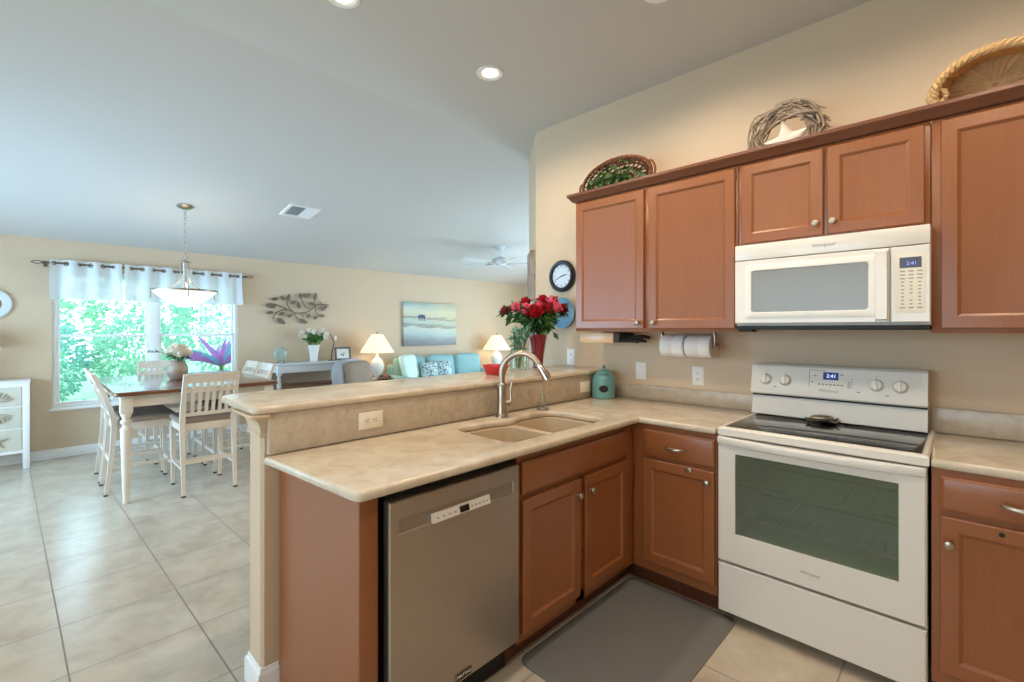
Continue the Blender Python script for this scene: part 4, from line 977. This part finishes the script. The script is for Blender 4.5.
# centrepiece
VC = Vector((-5.64, .99, .9055))
t = T('table_vase', 'round tan pottery vase in the middle of the dining table', 'vase', VC)
mb = MB(); mb.lathe([(.055, 0), (.06, .004), (.088, .06), (.092, .10), (.080, .15), (.062, .172), (.066, .185), (.060, .185), (.055, .17), (.05, .16), (.0001, .155)], VC, 28); P('vase_body', mb, M['tan'], t)
FC = [(-.075, .0, .27, .050), (.0, -.05, .29, .052), (.08, .0, .262, .050), (.01, .06, .30, .045), (-.03, .02, .315, .048), (.06, -.05, .25, .042)]
for i, (u, w_, z, r_) in enumerate(FC):
    c = VC + R_ * u + F_ * w_ + Vector((0, 0, z)); t = T('cream_rose', 'cream flower in the bouquet in the tan vase on the dining table', 'flower', c, 'cream flowers in the tan vase')
    ax = (Vector((0, 0, .8)) + R_ * u * 5 - F_ * .4).normalized()
    mb = MB(); rose(mb, c, r_ * 1.1, Vector((0, 0, 1)).rotation_difference(ax).to_matrix().to_4x4() @ RZ(i)); P('bloom', mb, M['rosewhite'], t, ang=70)
    mb = MB(); mb.tube([VC + Vector((u * .2, w_ * .2, .165)), c - ax * r_ * .5], .004, 5); P('stem', mb, M['stem'], t)
    mb = MB()
    for k in range(7): leaf_quad(mb, c - ax * r_ * 1.1, (R_ * random.uniform(-1, 1) + F_ * random.uniform(-1, 1) + Vector((0, 0, random.uniform(-.5, .3)))), (Vector((0, 0, 1)) + rv() * .5), random.uniform(.05, .10), random.uniform(.03, .05))
    if i == 0:
        mb.tube([c - ax * r_, c + R_ * -.08, c + R_ * -.22], .003, 5)
        for q_ in range(6): leaf_quad(mb, c + R_ * (-.04 - .03 * q_) + Vector((0, 0, .02 * (q_ % 2))), R_ * -1 + rv() * .6, Vector((0, 0, 1)) + rv() * .5, .05, .028)
    P('leaves', mb, M['leafd'], t)
# pendant
PC = (-5.56, 1.04); PZ = 3.058 + (PC[0] + 2.96) * .1632
t = T('pendant_light', 'nickel pendant lamp with white glass bowl hanging over the dining table', 'pendant lamp', (PC[0], PC[1], 1.64))
mb = MB(); mb.M = TR((PC[0], PC[1], PZ)) @ RY(-math.atan(.1632)); mb.lathe([(.070, -.002), (.070, -.010), (.05, -.022), (.018, -.030), (.0001, -.031)], n=28); P('canopy', mb, M['nickel'], t)
mb = MB(); zt, zb = PZ - .03, 2.135; n_ = 16
for k in range(n_):
    zc = zt - (zt - zb) * (k + .5) / n_; hh = (zt - zb) / n_ * .64
    ring = [(math.cos(2 * PI * i / 10) * .011, 0, zc + math.sin(2 * PI * i / 10) * hh) for i in range(10)]
    mb.tube([(PC[0] + (p[0] if k % 2 else 0), PC[1] + (0 if k % 2 else p[0]), p[2]) for p in ring], .0026, 5, True)
P('chain', mb, M['nickel'], t)
mb = MB(); mb.tube([(PC[0] + .026 * math.cos(2 * PI * i / 14) * .7164, PC[1] + .026 * math.cos(2 * PI * i / 14) * .6977, 2.112 + .026 * math.sin(2 * PI * i / 14)) for i in range(14)], .0035, 6, True)
mb.lathe([(.016, .452), (.016, .438), (.045, .436), (.047, .424), (.02, .42), (.018, .36), (.019, .14), (.03, .10), (.036, .06), (.03, .02), (.0001, .015)][::-1], (PC[0], PC[1], 1.645), 20); P('column', mb, M['nickel'], t)
for k in range(3):
    a_ = math.radians(44.24 + 90 + 100 + 120 * k); dx, dy = math.cos(a_), math.sin(a_)
    mb = MB(); prf = spline([(.038, 0, 2.075), (.040, 0, 1.96), (.052, 0, 1.885), (.11, 0, 1.835), (.18, 0, 1.81), (.26, 0, 1.80), (.318, 0, 1.797)], 5)
    mb.tube([(PC[0] + p.x * dx, PC[1] + p.x * dy, p.z) for p in prf], .006, 6); mb.cyl((PC[0] + .309 * dx, PC[1] + .309 * dy, 1.82), (PC[0] + .309 * dx, PC[1] + .309 * dy, 1.715), .006, 8)
    P('arm', mb, M['nickel'], t)
mb = MB(); pr_ = [(.0001, 1.622)] + [(.270 * a / 10, 1.622 + .16 * (a / 10) ** 1.7) for a in range(1, 10)] + [(.273, 1.786), (.273, 1.796), (.264, 1.796)] + [(.260 * a / 10, 1.629 + .16 * (a / 10) ** 1.7) for a in range(9, 0, -1)]
mb.lathe([(r_, z) for r_, z in pr_], (PC[0], PC[1], 0), 40, False, False); P('glass_bowl', mb, M['pendglass'], t)
mb = MB(); mb.lathe([(.274, 1.778), (.279, 1.782), (.279, 1.792), (.274, 1.796)], (PC[0], PC[1], 0), 40, False, False); P('rim_band', mb, M['nickel'], t)
lamp('pendant_lamp', 'POINT', (PC[0], PC[1], 1.88), 5, (1, .9, .74), radius=.10)
# curtain rod and valances
t = T('curtain_rod', 'bronze curtain rod with leaf finials across the top of the dining window', 'curtain rod', (-6.985, 1.02, 2.11))
mb = MB(); mb.cyl((-6.985, .06, 2.118), (-6.985, 1.985, 2.112), .010, 10)
for y_ in (.075, 1.0, 1.965): mb.tube([(-7.084, y_, 2.11), (-6.985, y_, 2.105)], .007, 6); mb.box(-7.084, -7.079, y_ - .015, y_ + .015, 2.08, 2.14)
P('rod', mb, M['bronze'], t)
for y_, s_ in ((.05, -1), (1.995, 1)):
    mb = MB(); mb.ell((-6.985, y_, 2.115), (.016, .012, .016), 10, 6)
    for q_ in (-1, 1): mb.tube(spline([(-6.985, y_, 2.115), (-6.985, y_ + s_ * .03, 2.115 + q_ * .016), (-6.985, y_ + s_ * .065, 2.115 + q_ * .010), (-6.985, y_ + s_ * .085, 2.115)], 4), .0045, 6)
    P('finial', mb, M['bronze'], t)
def valance(label, y0, y1, waves, ph):
    t = T('valance', label, 'curtain', (-6.985, (y0 + y1) / 2, 1.73), 'white valances on the dining window')
    n_ = waves * 12; xs = lambda f, z: -6.985 + .030 * math.sin(2 * PI * waves * f + ph) * (.8 + .4 * (2.15 - z))
    mb = MB(); L = []
    for z in (2.155, 2.13, 2.09, 2.0, 1.9, 1.80, 1.73):
        L.append([(xs(k / n_, z), y0 + (y1 - y0) * k / n_ + .004 * math.sin(5 * k / n_ + z * 9), z + (.004 * math.sin(9 * k / n_) if z < 1.75 else 0)) for k in range(n_ + 1)])
    mb.loops(L, False, False, False); P('fabric', mb, M['sheer'], t)
    for k in range(2 * waves):
        f = (k * PI - ph) / (2 * PI * waves)
        if f < 0.02: f += 1.0 
        if f > .985: continue
        y_ = y0 + (y1 - y0) * f; mb = MB()
        s_ = 1 if k % 2 == 0 else -1
        mb.tube([(-6.985 + (.020 * math.cos(2 * PI * i / 14)) * .5, y_ + .020 * math.cos(2 * PI * i / 14) * .9 * s_, 2.115 + .021 * math.sin(2 * PI * i / 14)) for i in range(14)], .0045, 6, True); P('grommet', mb, M['bronze'], t)
valance('shorter white sheer valance at the left of the dining window', .105, .70, 3, 2.2)
valance('longer white sheer valance at the right of the dining window', .72, 1.945, 6, 1.2)
# dresser at the left
t = T('shell_dresser', 'white dresser with shell-carved drawers at the left against the far wall', 'dresser', (-6.93, -.45, 0))
mb = MB(); mb.box(-7.06, -6.79, -.85, -.055, .16, .865); P('body', mb, M['trimw'], t)
mb = MB(); mb.box(-7.068, -6.772, -.87, -.035, .866, .888, .004); P('top', mb, M['trimw'], t)
for y_ in (-.86, -.09): mb = MB(); mb.box(-6.80, -6.778, y_, y_ + .05, .0, .865, .003); mb.box(-7.06, -6.80, y_, y_ + .05, .10, .159, .003); mb.box(-7.06, -7.03, y_, y_ + .05, 0, .10, .003); P('post', mb, M['trimw'], t)
for k, (z0_, z1_) in enumerate(((.64, .83), (.42, .625), (.20, .405))):
    for h_, (ya, yb) in enumerate(((-.805, -.455), (-.448, -.098))):
        mb = MB(); mb.M = FX(-6.79, ya, z0_); mb.rings(yb - ya, z1_ - z0_, [(0, 0), (0, .009), (.003, .012)]); dw = P('drawer', mb, M['shell'], t)
        mb = MB(); cy_, cz_ = (ya + yb) / 2, (z0_ + z1_) / 2
        if k < 2:
            for i in range(9):
                a_ = math.radians(20 + 140 * i / 8 + (0 if k == 0 else 180)); mb.tube([(-6.776, cy_, cz_ + (-.05 if k == 0 else .05)), (-6.770, cy_ + .07 * math.cos(a_), cz_ + (-.05 if k == 0 else .05) + .05 * math.sin(a_)), (-6.776, cy_ + .115 * math.cos(a_), cz_ + (-.05 if k == 0 else .05) + .10 * math.sin(a_))], [.006, .012, .010], 6)
        else:
            for i in range(5): a_ = PI / 2 + 2 * PI * i / 5; mb.tube([(-6.774, cy_, cz_), (-6.772, cy_ + .04 * math.cos(a_), cz_ + .035 * math.sin(a_)), (-6.776, cy_ + .09 * math.cos(a_), cz_ + .08 * math.sin(a_))], [.018, .014, .005], 6)
        P('starfish_carving' if k == 2 else 'shell_carving', mb, plain('carving_%d_%d' % (k, h_), srgb(178, 172, 154), .8, var=.2, nscale=30), dw)
t = T('dresser_lamp', 'lamp with plain shade on the white dresser, at the left picture edge', 'lamp', (-6.93, -.42, .888))
mb = MB(); mb.lathe([(.07, .001), (.07, .015), (.03, .03), (.05, .10), (.055, .16), (.03, .24), (.012, .27), (.012, .36)], (-6.93, -.42, .888), 24); P('base', mb, M['porcelain'], t)
mb = MB(); mb.lathe([(.19, .32), (.075, .52), (.070, .52), (.185, .32)], (-6.93, -.42, .888), 28, False, False); P('lamp_shade', mb, M['shadeoff'], t)
t = T('wall_plaque', 'round white-rimmed wall plaque with brown center left of the window', 'wall decor', (-7.07, -.30, 1.68))
PM = FX(-7.085, -.325, 1.665)
mb = MB(); mb.M = PM; mb.lathe([(.085, .002), (.085, .02), (.11, .028), (.15, .03), (.16, .022), (.162, .001)], n=40); P('rim', mb, M['consolew'], t)
mb = MB(); mb.M = PM; mb.lathe([(.0001, .018), (.084, .018), (.084, .003)], n=32); P('center', mb, M['orange'], t)

# ================================================================== LIVING AREA
t = T('console_table', 'pale painted console table with turned legs and wood shelf against the far wall', 'table', (-6.88, 2.83, 0))
mb = MB(); mb.box(-7.075, -6.655, 2.26, 3.40, .905, .93, .005); P('top', mb, M['consolew'], t)
mb = MB(); mb.box(-7.05, -6.68, 2.30, 3.36, .80, .904, .002); P('apron', mb, M['consolew'], t)
for x_ in (-7.03, -6.70):
    for y_ in (2.32, 3.34):
        mb = MB(); k = .03; mb.box(x_ - k, x_ + k, y_ - k, y_ + k, .775, .80); mb.box(x_ - k, x_ + k, y_ - k, y_ + k, .16, .26)
        mb.lathe([(.6 * k, .0), (k, .03), (k, .06), (.6 * k, .1), (.8 * k, .16)], (x_, y_, 0), 14)
        mb.lathe([(.8 * k, .26), (1.0 * k, .29), (.6 * k, .33), (.62 * k, .42), (.9 * k, .58), (1.05 * k, .66), (.6 * k, .69), (.95 * k, .72), (.6 * k, .745), (.9 * k, .775)], (x_, y_, 0), 14); P('leg', mb, M['consolew'], t)
mb = MB(); mb.box(-7.05, -6.68, 2.30, 3.36, .60, .622, .002); P('shelf', mb, M['shelfw'], t)
mb = MB(); mb.box(-7.05, -6.68, 2.30, 3.36, .20, .222, .002); P('shelf', mb, M['shelfw'], t)
# jar, vase, branch, frame
t = T('glass_ornament', 'round pale green glass ornament on small feet at the left of the console table', 'ornament', (-6.86, 2.40, .93))
mb = MB(); mb.ell((-6.86, 2.40, 1.055), (.035, .095, .10), 20, 12); P('disc', mb, plain('sea_glass', srgb(158, 172, 158), .15, var=.2, nscale=12), t)
mb = MB()
for y_ in (2.36, 2.44): mb.tube([(-6.86, y_, .931), (-6.86, 2.40 + (y_ - 2.40) * .8, .975)], [.012, .007], 8)
P('feet', mb, M['shelfw'], t)
VW = Vector((-6.86, 2.86, .930))
t = T('white_vase', 'white textured vase on the console table below the metal leaf art', 'vase', VW)
mb = MB(); mb.lathe([(.055, .0005), (.058, .006), (.052, .05), (.06, .12), (.078, .21), (.083, .24), (.078, .24), (.055, .12), (.04, .02), (.0001, .02)], VW, 28); P('vase_body', mb, M['porcelain'], t)
for i in range(9):
    a_ = 2 * PI * i / 9; c = VW + Vector((.06 * math.cos(a_) , .165 * math.cos(a_ + .2), .415 + .045 * math.sin(a_ * 2) - .02 * abs(math.cos(a_))))
    t = T('white_flower', 'white flower in the bouquet in the white vase on the console table', 'flower', c, 'white flowers in the console vase')
    mb = MB(); ax = (c - VW - Vector((0, 0, .2))).normalized(); rose(mb, c, .048, Vector((0, 0, 1)).rotation_difference(ax).to_matrix().to_4x4()); P('bloom', mb, M['rosewhite'], t, ang=70)
    mb = MB(); mb.tube([VW + Vector((0, 0, .06)), VW + Vector((.03 * math.cos(a_), .04 * math.cos(a_ + .2), .24)), c - ax * .02], .004, 5); P('stem', mb, M['stem'], t)
    mb = MB()
    for k in range(14):
        p = VW + Vector((0, 0, .25)) + (c - VW - Vector((0, 0, .25))) * random.uniform(.1, .75); leaf_quad(mb, p, rv() + (c - VW).normalized() * .8, rv(), random.uniform(.06, .10), random.uniform(.03, .05))
    P('leaves', mb, M['leaf'], t)
t = T('branch_figurine', 'slender twig stem with pale bud standing beside the framed picture', 'figurine', (-6.85, 3.14, .93))  # branch ornament with a single bud
mb = MB(); mb.tube(spline([(-6.85, 3.12, .94), (-6.85, 3.135, 1.08), (-6.85, 3.16, 1.19), (-6.85, 3.12, 1.29), (-6.85, 3.10, 1.34)], 5), [.009] * 10 + [.007] * 11, 6); mb.lathe([(.05, .0005), (.05, .01), (.02, .015)], (-6.85, 3.12, .93), 16); P('stem', mb, M['bronze'], t)
mb = MB(); mb.ell((-6.85, 3.175, 1.27), (.018, .024, .04), 10, 8); P('bud', mb, M['rosewhite'], t)
t = T('picture_frame', 'small dark grey framed picture standing on the console table', 'picture frame', (-6.84, 3.28, .93))
FM = FX(-6.80, 3.155, .9315) @ RX(math.radians(-8))
mb = MB(); mb.M = FM; w_, h_ = .25, .20
mb.loops([[(i, i, z), (w_ - i, i, z), (w_ - i, h_ - i, z), (i, h_ - i, z)] for i, z in ((0, 0), (0, .015), (.004, .018), (.026, .016), (.028, .008))]); P('frame', mb, M['framegrey'], t)
mb = MB(); mb.M = FM; mb.box(.028, .222, .028, .172, .008, .010); ph_ = P('mount', mb, M['photo'], t)
for u, v_, s_ in ((.10, .09, .018), (.14, .105, .015), (.125, .075, .02)):
    mb = MB(); mb.M = FM; mb.prism([(u + s_ * math.cos(a * PI / 5), v_ + s_ * .8 * math.sin(a * PI / 5)) for a in range(10)], .010, .0106); P('motif', mb, M['grey'], ph_)
# metal leaf wall art, traced along the branch it follows
t = T('leaf_wall_art', 'dark metal branch with leaves mounted on the far wall above the console', 'wall art', (-7.05, 2.72, 1.7))
def wy(cx, cy): # sculpture layout in its own frame: origin at the art's centre, 1.0 unit = its half width
    return Vector((-7.045, 2.72 + (cx - 540) / 350 * .45, 1.70 - (cy - 280) / 350 * .47))
mb = MB()
for ln in ([(190, 250), (270, 235), (340, 255), (410, 285), (480, 318), (560, 322), (630, 308), (690, 270), (740, 225), (800, 218), (890, 222)], [(255, 390), (290, 330), (340, 300), (410, 285)], [(420, 150), (405, 210), (430, 270), (470, 305)],
           [(565, 130), (580, 200), (610, 245), (660, 275)], [(725, 240), (725, 280), (750, 325), (800, 350)], [(780, 185), (800, 210), (840, 222)], [(720, 110), (715, 170), (712, 240)], [(480, 318), (520, 380), (580, 410)], [(610, 330), (640, 345)]):
    mb.tube(spline([wy(*p) for p in ln], 4), .0075, 6)
P('branch', mb, M['bronze'], t)
for cx, cy, ang, ln in ((235, 250, 170, .13), (270, 180, 190, .09), (225, 325, 185, .09), (360, 165, 150, .08), (425, 155, 80, .10), (345, 335, 215, .08), (440, 352, 20, .09), (345, 415, -35, .13), (480, 205, 20, .09), (535, 235, 100, .10), (555, 135, 100, .08), (628, 125, 25, .11),
                        (722, 130, 80, .11), (685, 215, 160, .09), (590, 415, -20, .12), (645, 350, 60, .07), (730, 370, 30, .08), (805, 348, 0, .09), (830, 258, 35, .12)):
    c = wy(cx, cy); a_ = math.radians(ang); d_ = Vector((0, math.cos(a_), math.sin(a_))); s_ = Vector((0, -math.sin(a_), math.cos(a_))); mb = MB(); L = []
    for dx_, k in ((.012, 1), (.004, 1)):
        L.append([c + Vector((dx_ - .006 * abs(math.sin(PI * i / 12 * 2)), 0, 0)) + d_ * (ln * .52 * math.cos(2 * PI * i / 12)) + s_ * (ln * .27 * math.sin(2 * PI * i / 12) * (1 - .35 * math.cos(2 * PI * i / 12))) for i in range(12)])
    mb.loops(L); P('leaf', mb, M['leafmetal'], t)
# canvas
t = T('canvas_painting', 'seascape canvas with a pier and pale waves above the aqua sofa', 'painting', (-7.06, 5.09, 1.105))
mb = MB(); mb.box(-7.08, -7.035, 4.505, 5.68, 1.105, 1.885, .003); P('canvas', mb, M['seascape'], t)
mb = MB(); mb.box(-7.0349, -7.0339, 4.80, 4.96, 1.60, 1.645)
for y_ in (4.82, 4.86, 4.90, 4.94): mb.box(-7.0349, -7.0339, y_ - .008, y_ + .008, 1.555, 1.60)
mb.box(-7.0349, -7.0339, 4.82, 4.94, 1.645, 1.665); P('painted_pier', mb, M['pier'], t)
# table lamps
def table_lamp(x_, y_, z_, label, h, rs):
    t = T('table_lamp', label, 'lamp', (x_, y_, z_), 'lit table lamps in the living area'); B_ = (x_, y_, z_)
    mb = MB(); mb.lathe([(.075, .0008), (.08, .01), (.07, .02), (.05, .035), (.06, .08), (.105, .18), (.11, .24), (.08, .31), (.035, .35), (.022, .37), (.018, h - .30)], B_, 28); P('base', mb, M['porcelain'], t)
    mb = MB(); mb.lathe([(rs, h - .31), (rs * .33, h - .025), (rs * .31, h - .025), (rs * .97, h - .31)], B_, 32, False, False); P('lamp_shade', mb, M['shade'], t)
    mb = MB(); mb.cyl((x_, y_, z_ + h - .30), (x_, y_, z_ + h), .005, 8); mb.ell((x_, y_, z_ + h + .005), (.012, .012, .016), 10, 6); P('finial', mb, M['bronze'], t)
    lamp('table_lamp_bulb', 'POINT', (x_, y_, z_ + h - .19), 5, (1, .80, .52), radius=.05)
table_lamp(-6.70, 3.80, .60, 'lit table lamp with cream shade between the armchair and the sofa', .745, .265)
table_lamp(-6.72, 6.46, .60, 'lit table lamp with cream shade at the far end of the sofa', .705, .28)
for y_, lb in ((3.75, 'wooden end table holding the nearer lamp beside the sofa'), (6.50, 'wooden end table holding the farther lamp beside the sofa')):
    t = T('end_table', lb, 'table', (-6.68, y_, 0))
    mb = MB(); mb.box(-7.0, -6.46, y_ - .18, y_ + .18, .572, .599, .006); P('top', mb, M['shelfw'], t)
    mb = MB(); mb.box(-6.97, -6.49, y_ - .17, y_ + .17, .49, .571); P('apron', mb, M['shelfw'], t)
    for sx in (-6.95, -6.51):
        for sy in (y_ - .15, y_ + .15): mb = MB(); mb.tube([(sx, sy, 0), (sx, sy, .49)], [.018, .026], 4, phase=PI / 4); P('leg', mb, M['shelfw'], t)
t = T('shell_dish', 'brown dish piled with shells on the end table beside the sofa', 'dish', (-6.44, 3.98, .60))
mb = MB(); mb.lathe([(.05, .0008), (.11, .02), (.125, .03), (.118, .03), (.06, .012), (.0001, .01)], (-6.60, 3.88, .60), 24); P('dish', mb, M['shelfw'], t)
mb = MB()
for k in range(16):
    a_, r_ = random.uniform(0, 6.28), random.uniform(0, .085); mb.ell((-6.60 + r_ * math.cos(a_), 3.88 + r_ * math.sin(a_), .64 + .05 * (1 - r_ / .09)), (.03, .022, .02), 8, 5)
o_ = P('shells', mb, M['redwood'], t); o_['kind'] = 'stuff'
# sofa
t = T('sofa', 'aqua fabric sofa with three back cushions against the far wall under the painting', 'sofa', (-6.60, 5.15, 0))
mb = MB(); mb.box(-7.02, -6.10, 4.12, 6.10, .08, .40, .03, 3); P('base', mb, M['sofa'], t)
mb = MB(); mb.box(-7.04, -6.82, 4.14, 6.08, .40, .80, .05, 3); P('backrest', mb, M['sofa'], t)
for y_ in (4.05, 6.17):
    mb = MB(); L = []
    for x_ in (-7.03, -7.0, -6.12, -6.08):
        k = 1 if x_ in (-7.0, -6.12) else .9; L.append([(x_, y_ + dy * k, .34 + (dz - .34) * k) for dy, dz in [(-.09, .08), (.09, .08), (.09, .5)] + [(.115 * math.cos(a * PI / 8), .56 + .10 * math.sin(a * PI / 8)) for a in range(9)] + [(-.09, .5)]])
    mb.loops(L); P('arm', mb, M['sofa'], t)
for k in range(3):
    yc = 4.47 + .64 * k
    mb = MB(); mb.M = TR((-6.44, yc, .47)); mb.cushion((0, 0, 0), (.72, .64, .17), 5, 8); P('seat_cushion', mb, M['sofa'], t)
    mb = MB(); mb.M = TR((-6.80, yc, .72)) @ RY(math.radians(82)); mb.cushion((0, 0, 0), (.46, .63, .20), 5, 8); P('back_cushion', mb, M['sofa'], t)
for sx in (-6.97, -6.15):
    for sy in (4.2, 6.1): mb = MB(); mb.cyl((sx, sy, 0), (sx, sy, .085), .03, 10); P('foot', mb, M['foot'], t)
for nm, y_, x_, a_, mt, lb, sz in (('throw_pillow', 4.29, -6.53, 24, 'mint', 'pale mint pillow at the left end of the aqua sofa', .44), ('throw_pillow', 4.62, -6.44, -14, 'pattern', 'patterned pillow on the aqua sofa next to the mint pillow', .30), ('throw_pillow', 4.90, -6.44, -22, 'pattern', 'patterned pillow on the aqua sofa, in front of the middle back cushion', .30)):
    mb = MB(); mb.M = TR((x_, y_, .775 if sz > .43 else .71)) @ RZ(math.radians(a_)) @ RY(math.radians(74)); mb.cushion((0, 0, 0), (sz, sz, .15), 4.5, 8); O(nm, mb, M[mt], lb, 'pillow')
# armchair
t = T('armchair', 'grey slipcovered armchair with taupe cushion between the console table and the sofa', 'armchair', (-6.05, 3.42, 0))
AM = TR((-5.99, 3.36, 0)) @ RZ(math.radians(-62))
mb = MB(); mb.M = AM; mb.box(-.36, .36, -.30, .36, .06, .40, .03, 3); P('base', mb, M['armch'], t)
mb = MB(); mb.M = AM; L = []
for y_, s_ in ((-.42, .93), (-.40, 1.0), (-.30, 1.0), (-.27, .92)):
    L.append([(x_ * s_, y_ - .10 * (z - .3), .30 + (z - .30) * (s_ if z > .5 else 1)) for x_, z in [(-.36, .30), (.36, .30), (.36, .78)] + [(.36 * math.cos(a * PI / 10), .80 + .18 * math.sin(a * PI / 10) ** .8) for a in range(11)] + [(-.36, .78)]])
mb.loops(L); P('backrest', mb, M['armch'], t, ang=50)
mb = MB(); mb.M = AM @ TR((0, -.265, .70)) @ RX(math.radians(96)); mb.cushion((0, 0, 0), (.56, .50, .16), 5, 8); P('back_cushion', mb, M['armchin'], t)
for s_ in (-1, 1):
    mb = MB(); mb.M = AM; mb.box(s_ * .36 - .06, s_ * .36 + .06, -.34, .36, .08, .62, .05, 3); P('arm', mb, M['armch'], t)
mb = MB(); mb.M = AM @ TR((0, .05, .46)); mb.cushion((0, 0, 0), (.60, .60, .16), 5, 8); P('seat_cushion', mb, M['armchin'], t)
for sx in (-.3, .3):
    for sy in (-.27, .3): mb = MB(); mb.M = AM; mb.cyl((sx, sy, 0), (sx, sy, .065), .025, 10); P('foot', mb, M['foot'], t)
# ceiling fan
FXc, FYc = -5.206, 5.076; FZ = 3.058 + (FXc + 2.96) * .1632
t = T('ceiling_fan', 'white five-blade ceiling fan hanging from the sloped living room ceiling', 'ceiling fan', (FXc, FYc, 2.40))
mb = MB(); mb.lathe([(.075, FZ + .012), (.075, FZ - .02), (.05, FZ - .055), (.018, FZ - .07), (.0001, FZ - .071)], (FXc, FYc, 0), 24); P('canopy', mb, M['fan'], t)
mb = MB(); mb.cyl((FXc, FYc, FZ - .06), (FXc, FYc, 2.53), .012, 10); P('downrod', mb, M['fan'], t)
mb = MB(); mb.lathe([(.0001, 2.40), (.06, 2.402), (.07, 2.42), (.12, 2.43), (.13, 2.45), (.125, 2.49), (.08, 2.52), (.03, 2.535), (.0001, 2.536)], (FXc, FYc, 0), 28); P('motor', mb, M['fan'], t)
for k in range(5):
    a_ = math.radians(52 + 72 * k); mb = MB(); mb.M = TR((FXc, FYc, 2.435)) @ RZ(a_) @ RX(math.radians(11))
    mb.prism([(.17, -.04)] + [(.3, -.062), (.62, -.072)] + arc(.66, 0, .072, -85, 85, 8) + [(.62, .072), (.3, .062), (.17, .04)], -.004, .004); bl = P('blade', mb, M['fan'], t)
    mb = MB(); mb.M = TR((FXc, FYc, 2.435)) @ RZ(a_); mb.box(.10, .24, -.02, .02, -.012, -.004, .002); P('blade_iron', mb, M['steel'], bl)
# air vent on the slope
SL = math.atan(.1632)
t = T('ceiling_vent', 'white ceiling air vent with dark slats on the sloped ceiling', 'vent', (-5.19, 2.02, 2.69))
VM = TR((-5.19, 2.02, 3.058 + (-5.19 + 2.96) * .1632)) @ RY(-SL) @ Matrix.Scale(-1, 4, (0, 0, 1))
mb = MB(); mb.M = VM; w_, h_ = .33, .33
mb.loops([[(-w_ / 2 + i, -h_ / 2 + i, z), (w_ / 2 - i, -h_ / 2 + i, z), (w_ / 2 - i, h_ / 2 - i, z), (-w_ / 2 + i, h_ / 2 - i, z)] for i, z in ((0, 0), (.002, .012), (.03, .014), (.034, .002))], cap1=False); P('frame', mb, M['trimw'], t)
mb = MB(); mb.M = VM; mb.box(-.132, .132, -.132, .132, .0005, .002); P('backing', mb, plain('vent_dark', srgb(70, 74, 78), .7), t)
for k in range(11):
    mb = MB(); mb.M = VM @ TR((0, -.12 + .024 * k, .008)) @ RX(math.radians(-40 if k < 6 else 40)); mb.box(-.13, .13, -.009, .009, -.001, .001); P('slat', mb, M['trimw'], t)

# ================================================================== OUTDOORS, SEEN THROUGH THE WINDOW
mb = MB(); mb.box(-30, -7.24, -16, 22, -.25, -.13); S('ground_outdoors', mb, M['lawn'])
mb = MB(); mb.box(-10.6, -9.6, -8, 12, -.13, -.115); S('path_outdoors', mb, M['sand'])
def bush(name, c, rad, n_, mt, label, ls):
    t = T(name, label, 'bush', (c[0], c[1], -.13), 'greenery outside the dining window')
    mb = MB()
    ls *= .72
    for k in range(int(n_ * 1.7)):
        d = rv(); q_ = random.uniform(.55, 1.0) ** .5
        p = Vector((c[0] + rad[0] * d.x * q_, c[1] + rad[1] * d.y * q_, c[2] + rad[2] * d.z * q_))
        if p.z < -.1: continue
        leaf_quad(mb, p, d + rv() * .9, rv(), random.uniform(.7, 1.4) * ls, random.uniform(.5, .9) * ls * .8)
    P('foliage', mb, M[mt], t)
    mb = MB()
    mb.tube([(c[0], c[1], -.13), (c[0], c[1], min(c[2], .5))], [.03, .015], 6)
    P('trunk', mb, M['stem'], t)
bush('shrub', (-9.3, .05, .95), (.55, .5, .6), 1000, 'bush3', 'blue-green shrub at the lower left outside the window', .11)
bush('shrub', (-9.2, 1.15, 1.0), (.55, .58, .6), 1000, 'bush1', 'teal shrub outside the middle of the window', .11)
bush('shrub', (-11.8, -.5, 1.7), (.8, 1.0, 1.7), 1900, 'bush2', 'tall light green tree at the left outside the window', .16)
bush('shrub', (-12.8, 1.6, 2.0), (.7, .95, 1.6), 1700, 'bush2', 'tall light green tree outside the window, left of the mullion', .16)
bush('shrub', (-10.9, 2.6, 1.75), (.6, .72, 1.25), 1300, 'bush1', 'teal tree outside the right half of the window', .13)
bush('shrub', (-8.4, .6, .15), (.45, 1.0, .3), 900, 'bush2', 'low green ground cover outside the lower left of the window', .09)
t = T('cordyline_plant', 'purple and blue long-leaved plant outside the right end of the window', 'plant', (-8.7, 2.15, -.13))
for k in range(24):
    a_ = 2 * PI * k / 24 + .2; el = random.uniform(.5, 1.15); ln = random.uniform(.55, .85)
    d_ = Vector((.5 * math.cos(a_), math.sin(a_) * 1.0, el)).normalized(); s_ = d_.cross(Vector((1, 0, 0))).normalized(); b_ = Vector((-8.7, 2.12, .80)); L = []
    for f, w_ in ((0, .012), (.3, .032), (.6, .03), (.85, .018), (1, .003)):
        p = b_ + d_ * ln * f - Vector((0, 0, .22 * f * f)); L.append([p - s_ * w_, p + Vector((0, 0, -.012)), p + s_ * w_])
    mb = MB(); mb.loops(L, False, False, False); P('leaf', mb, M['purple' if k % 3 else 'bluelf'], t)
mb = MB(); mb.cyl((-8.7, 2.12, -.13), (-8.7, 2.12, .82), .03, 8); P('stem', mb, M['stem'], t)
mb = MB(); mb.box(-13.2, -12.9, 2.75, 8.0, -.13, 3.6); mb.box(-13.35, -12.75, 2.6, 8.1, 3.6, 3.75)
O('neighbor_house', mb, M['stucco'], 'white stucco house wall outside at the upper right of the window', 'house')
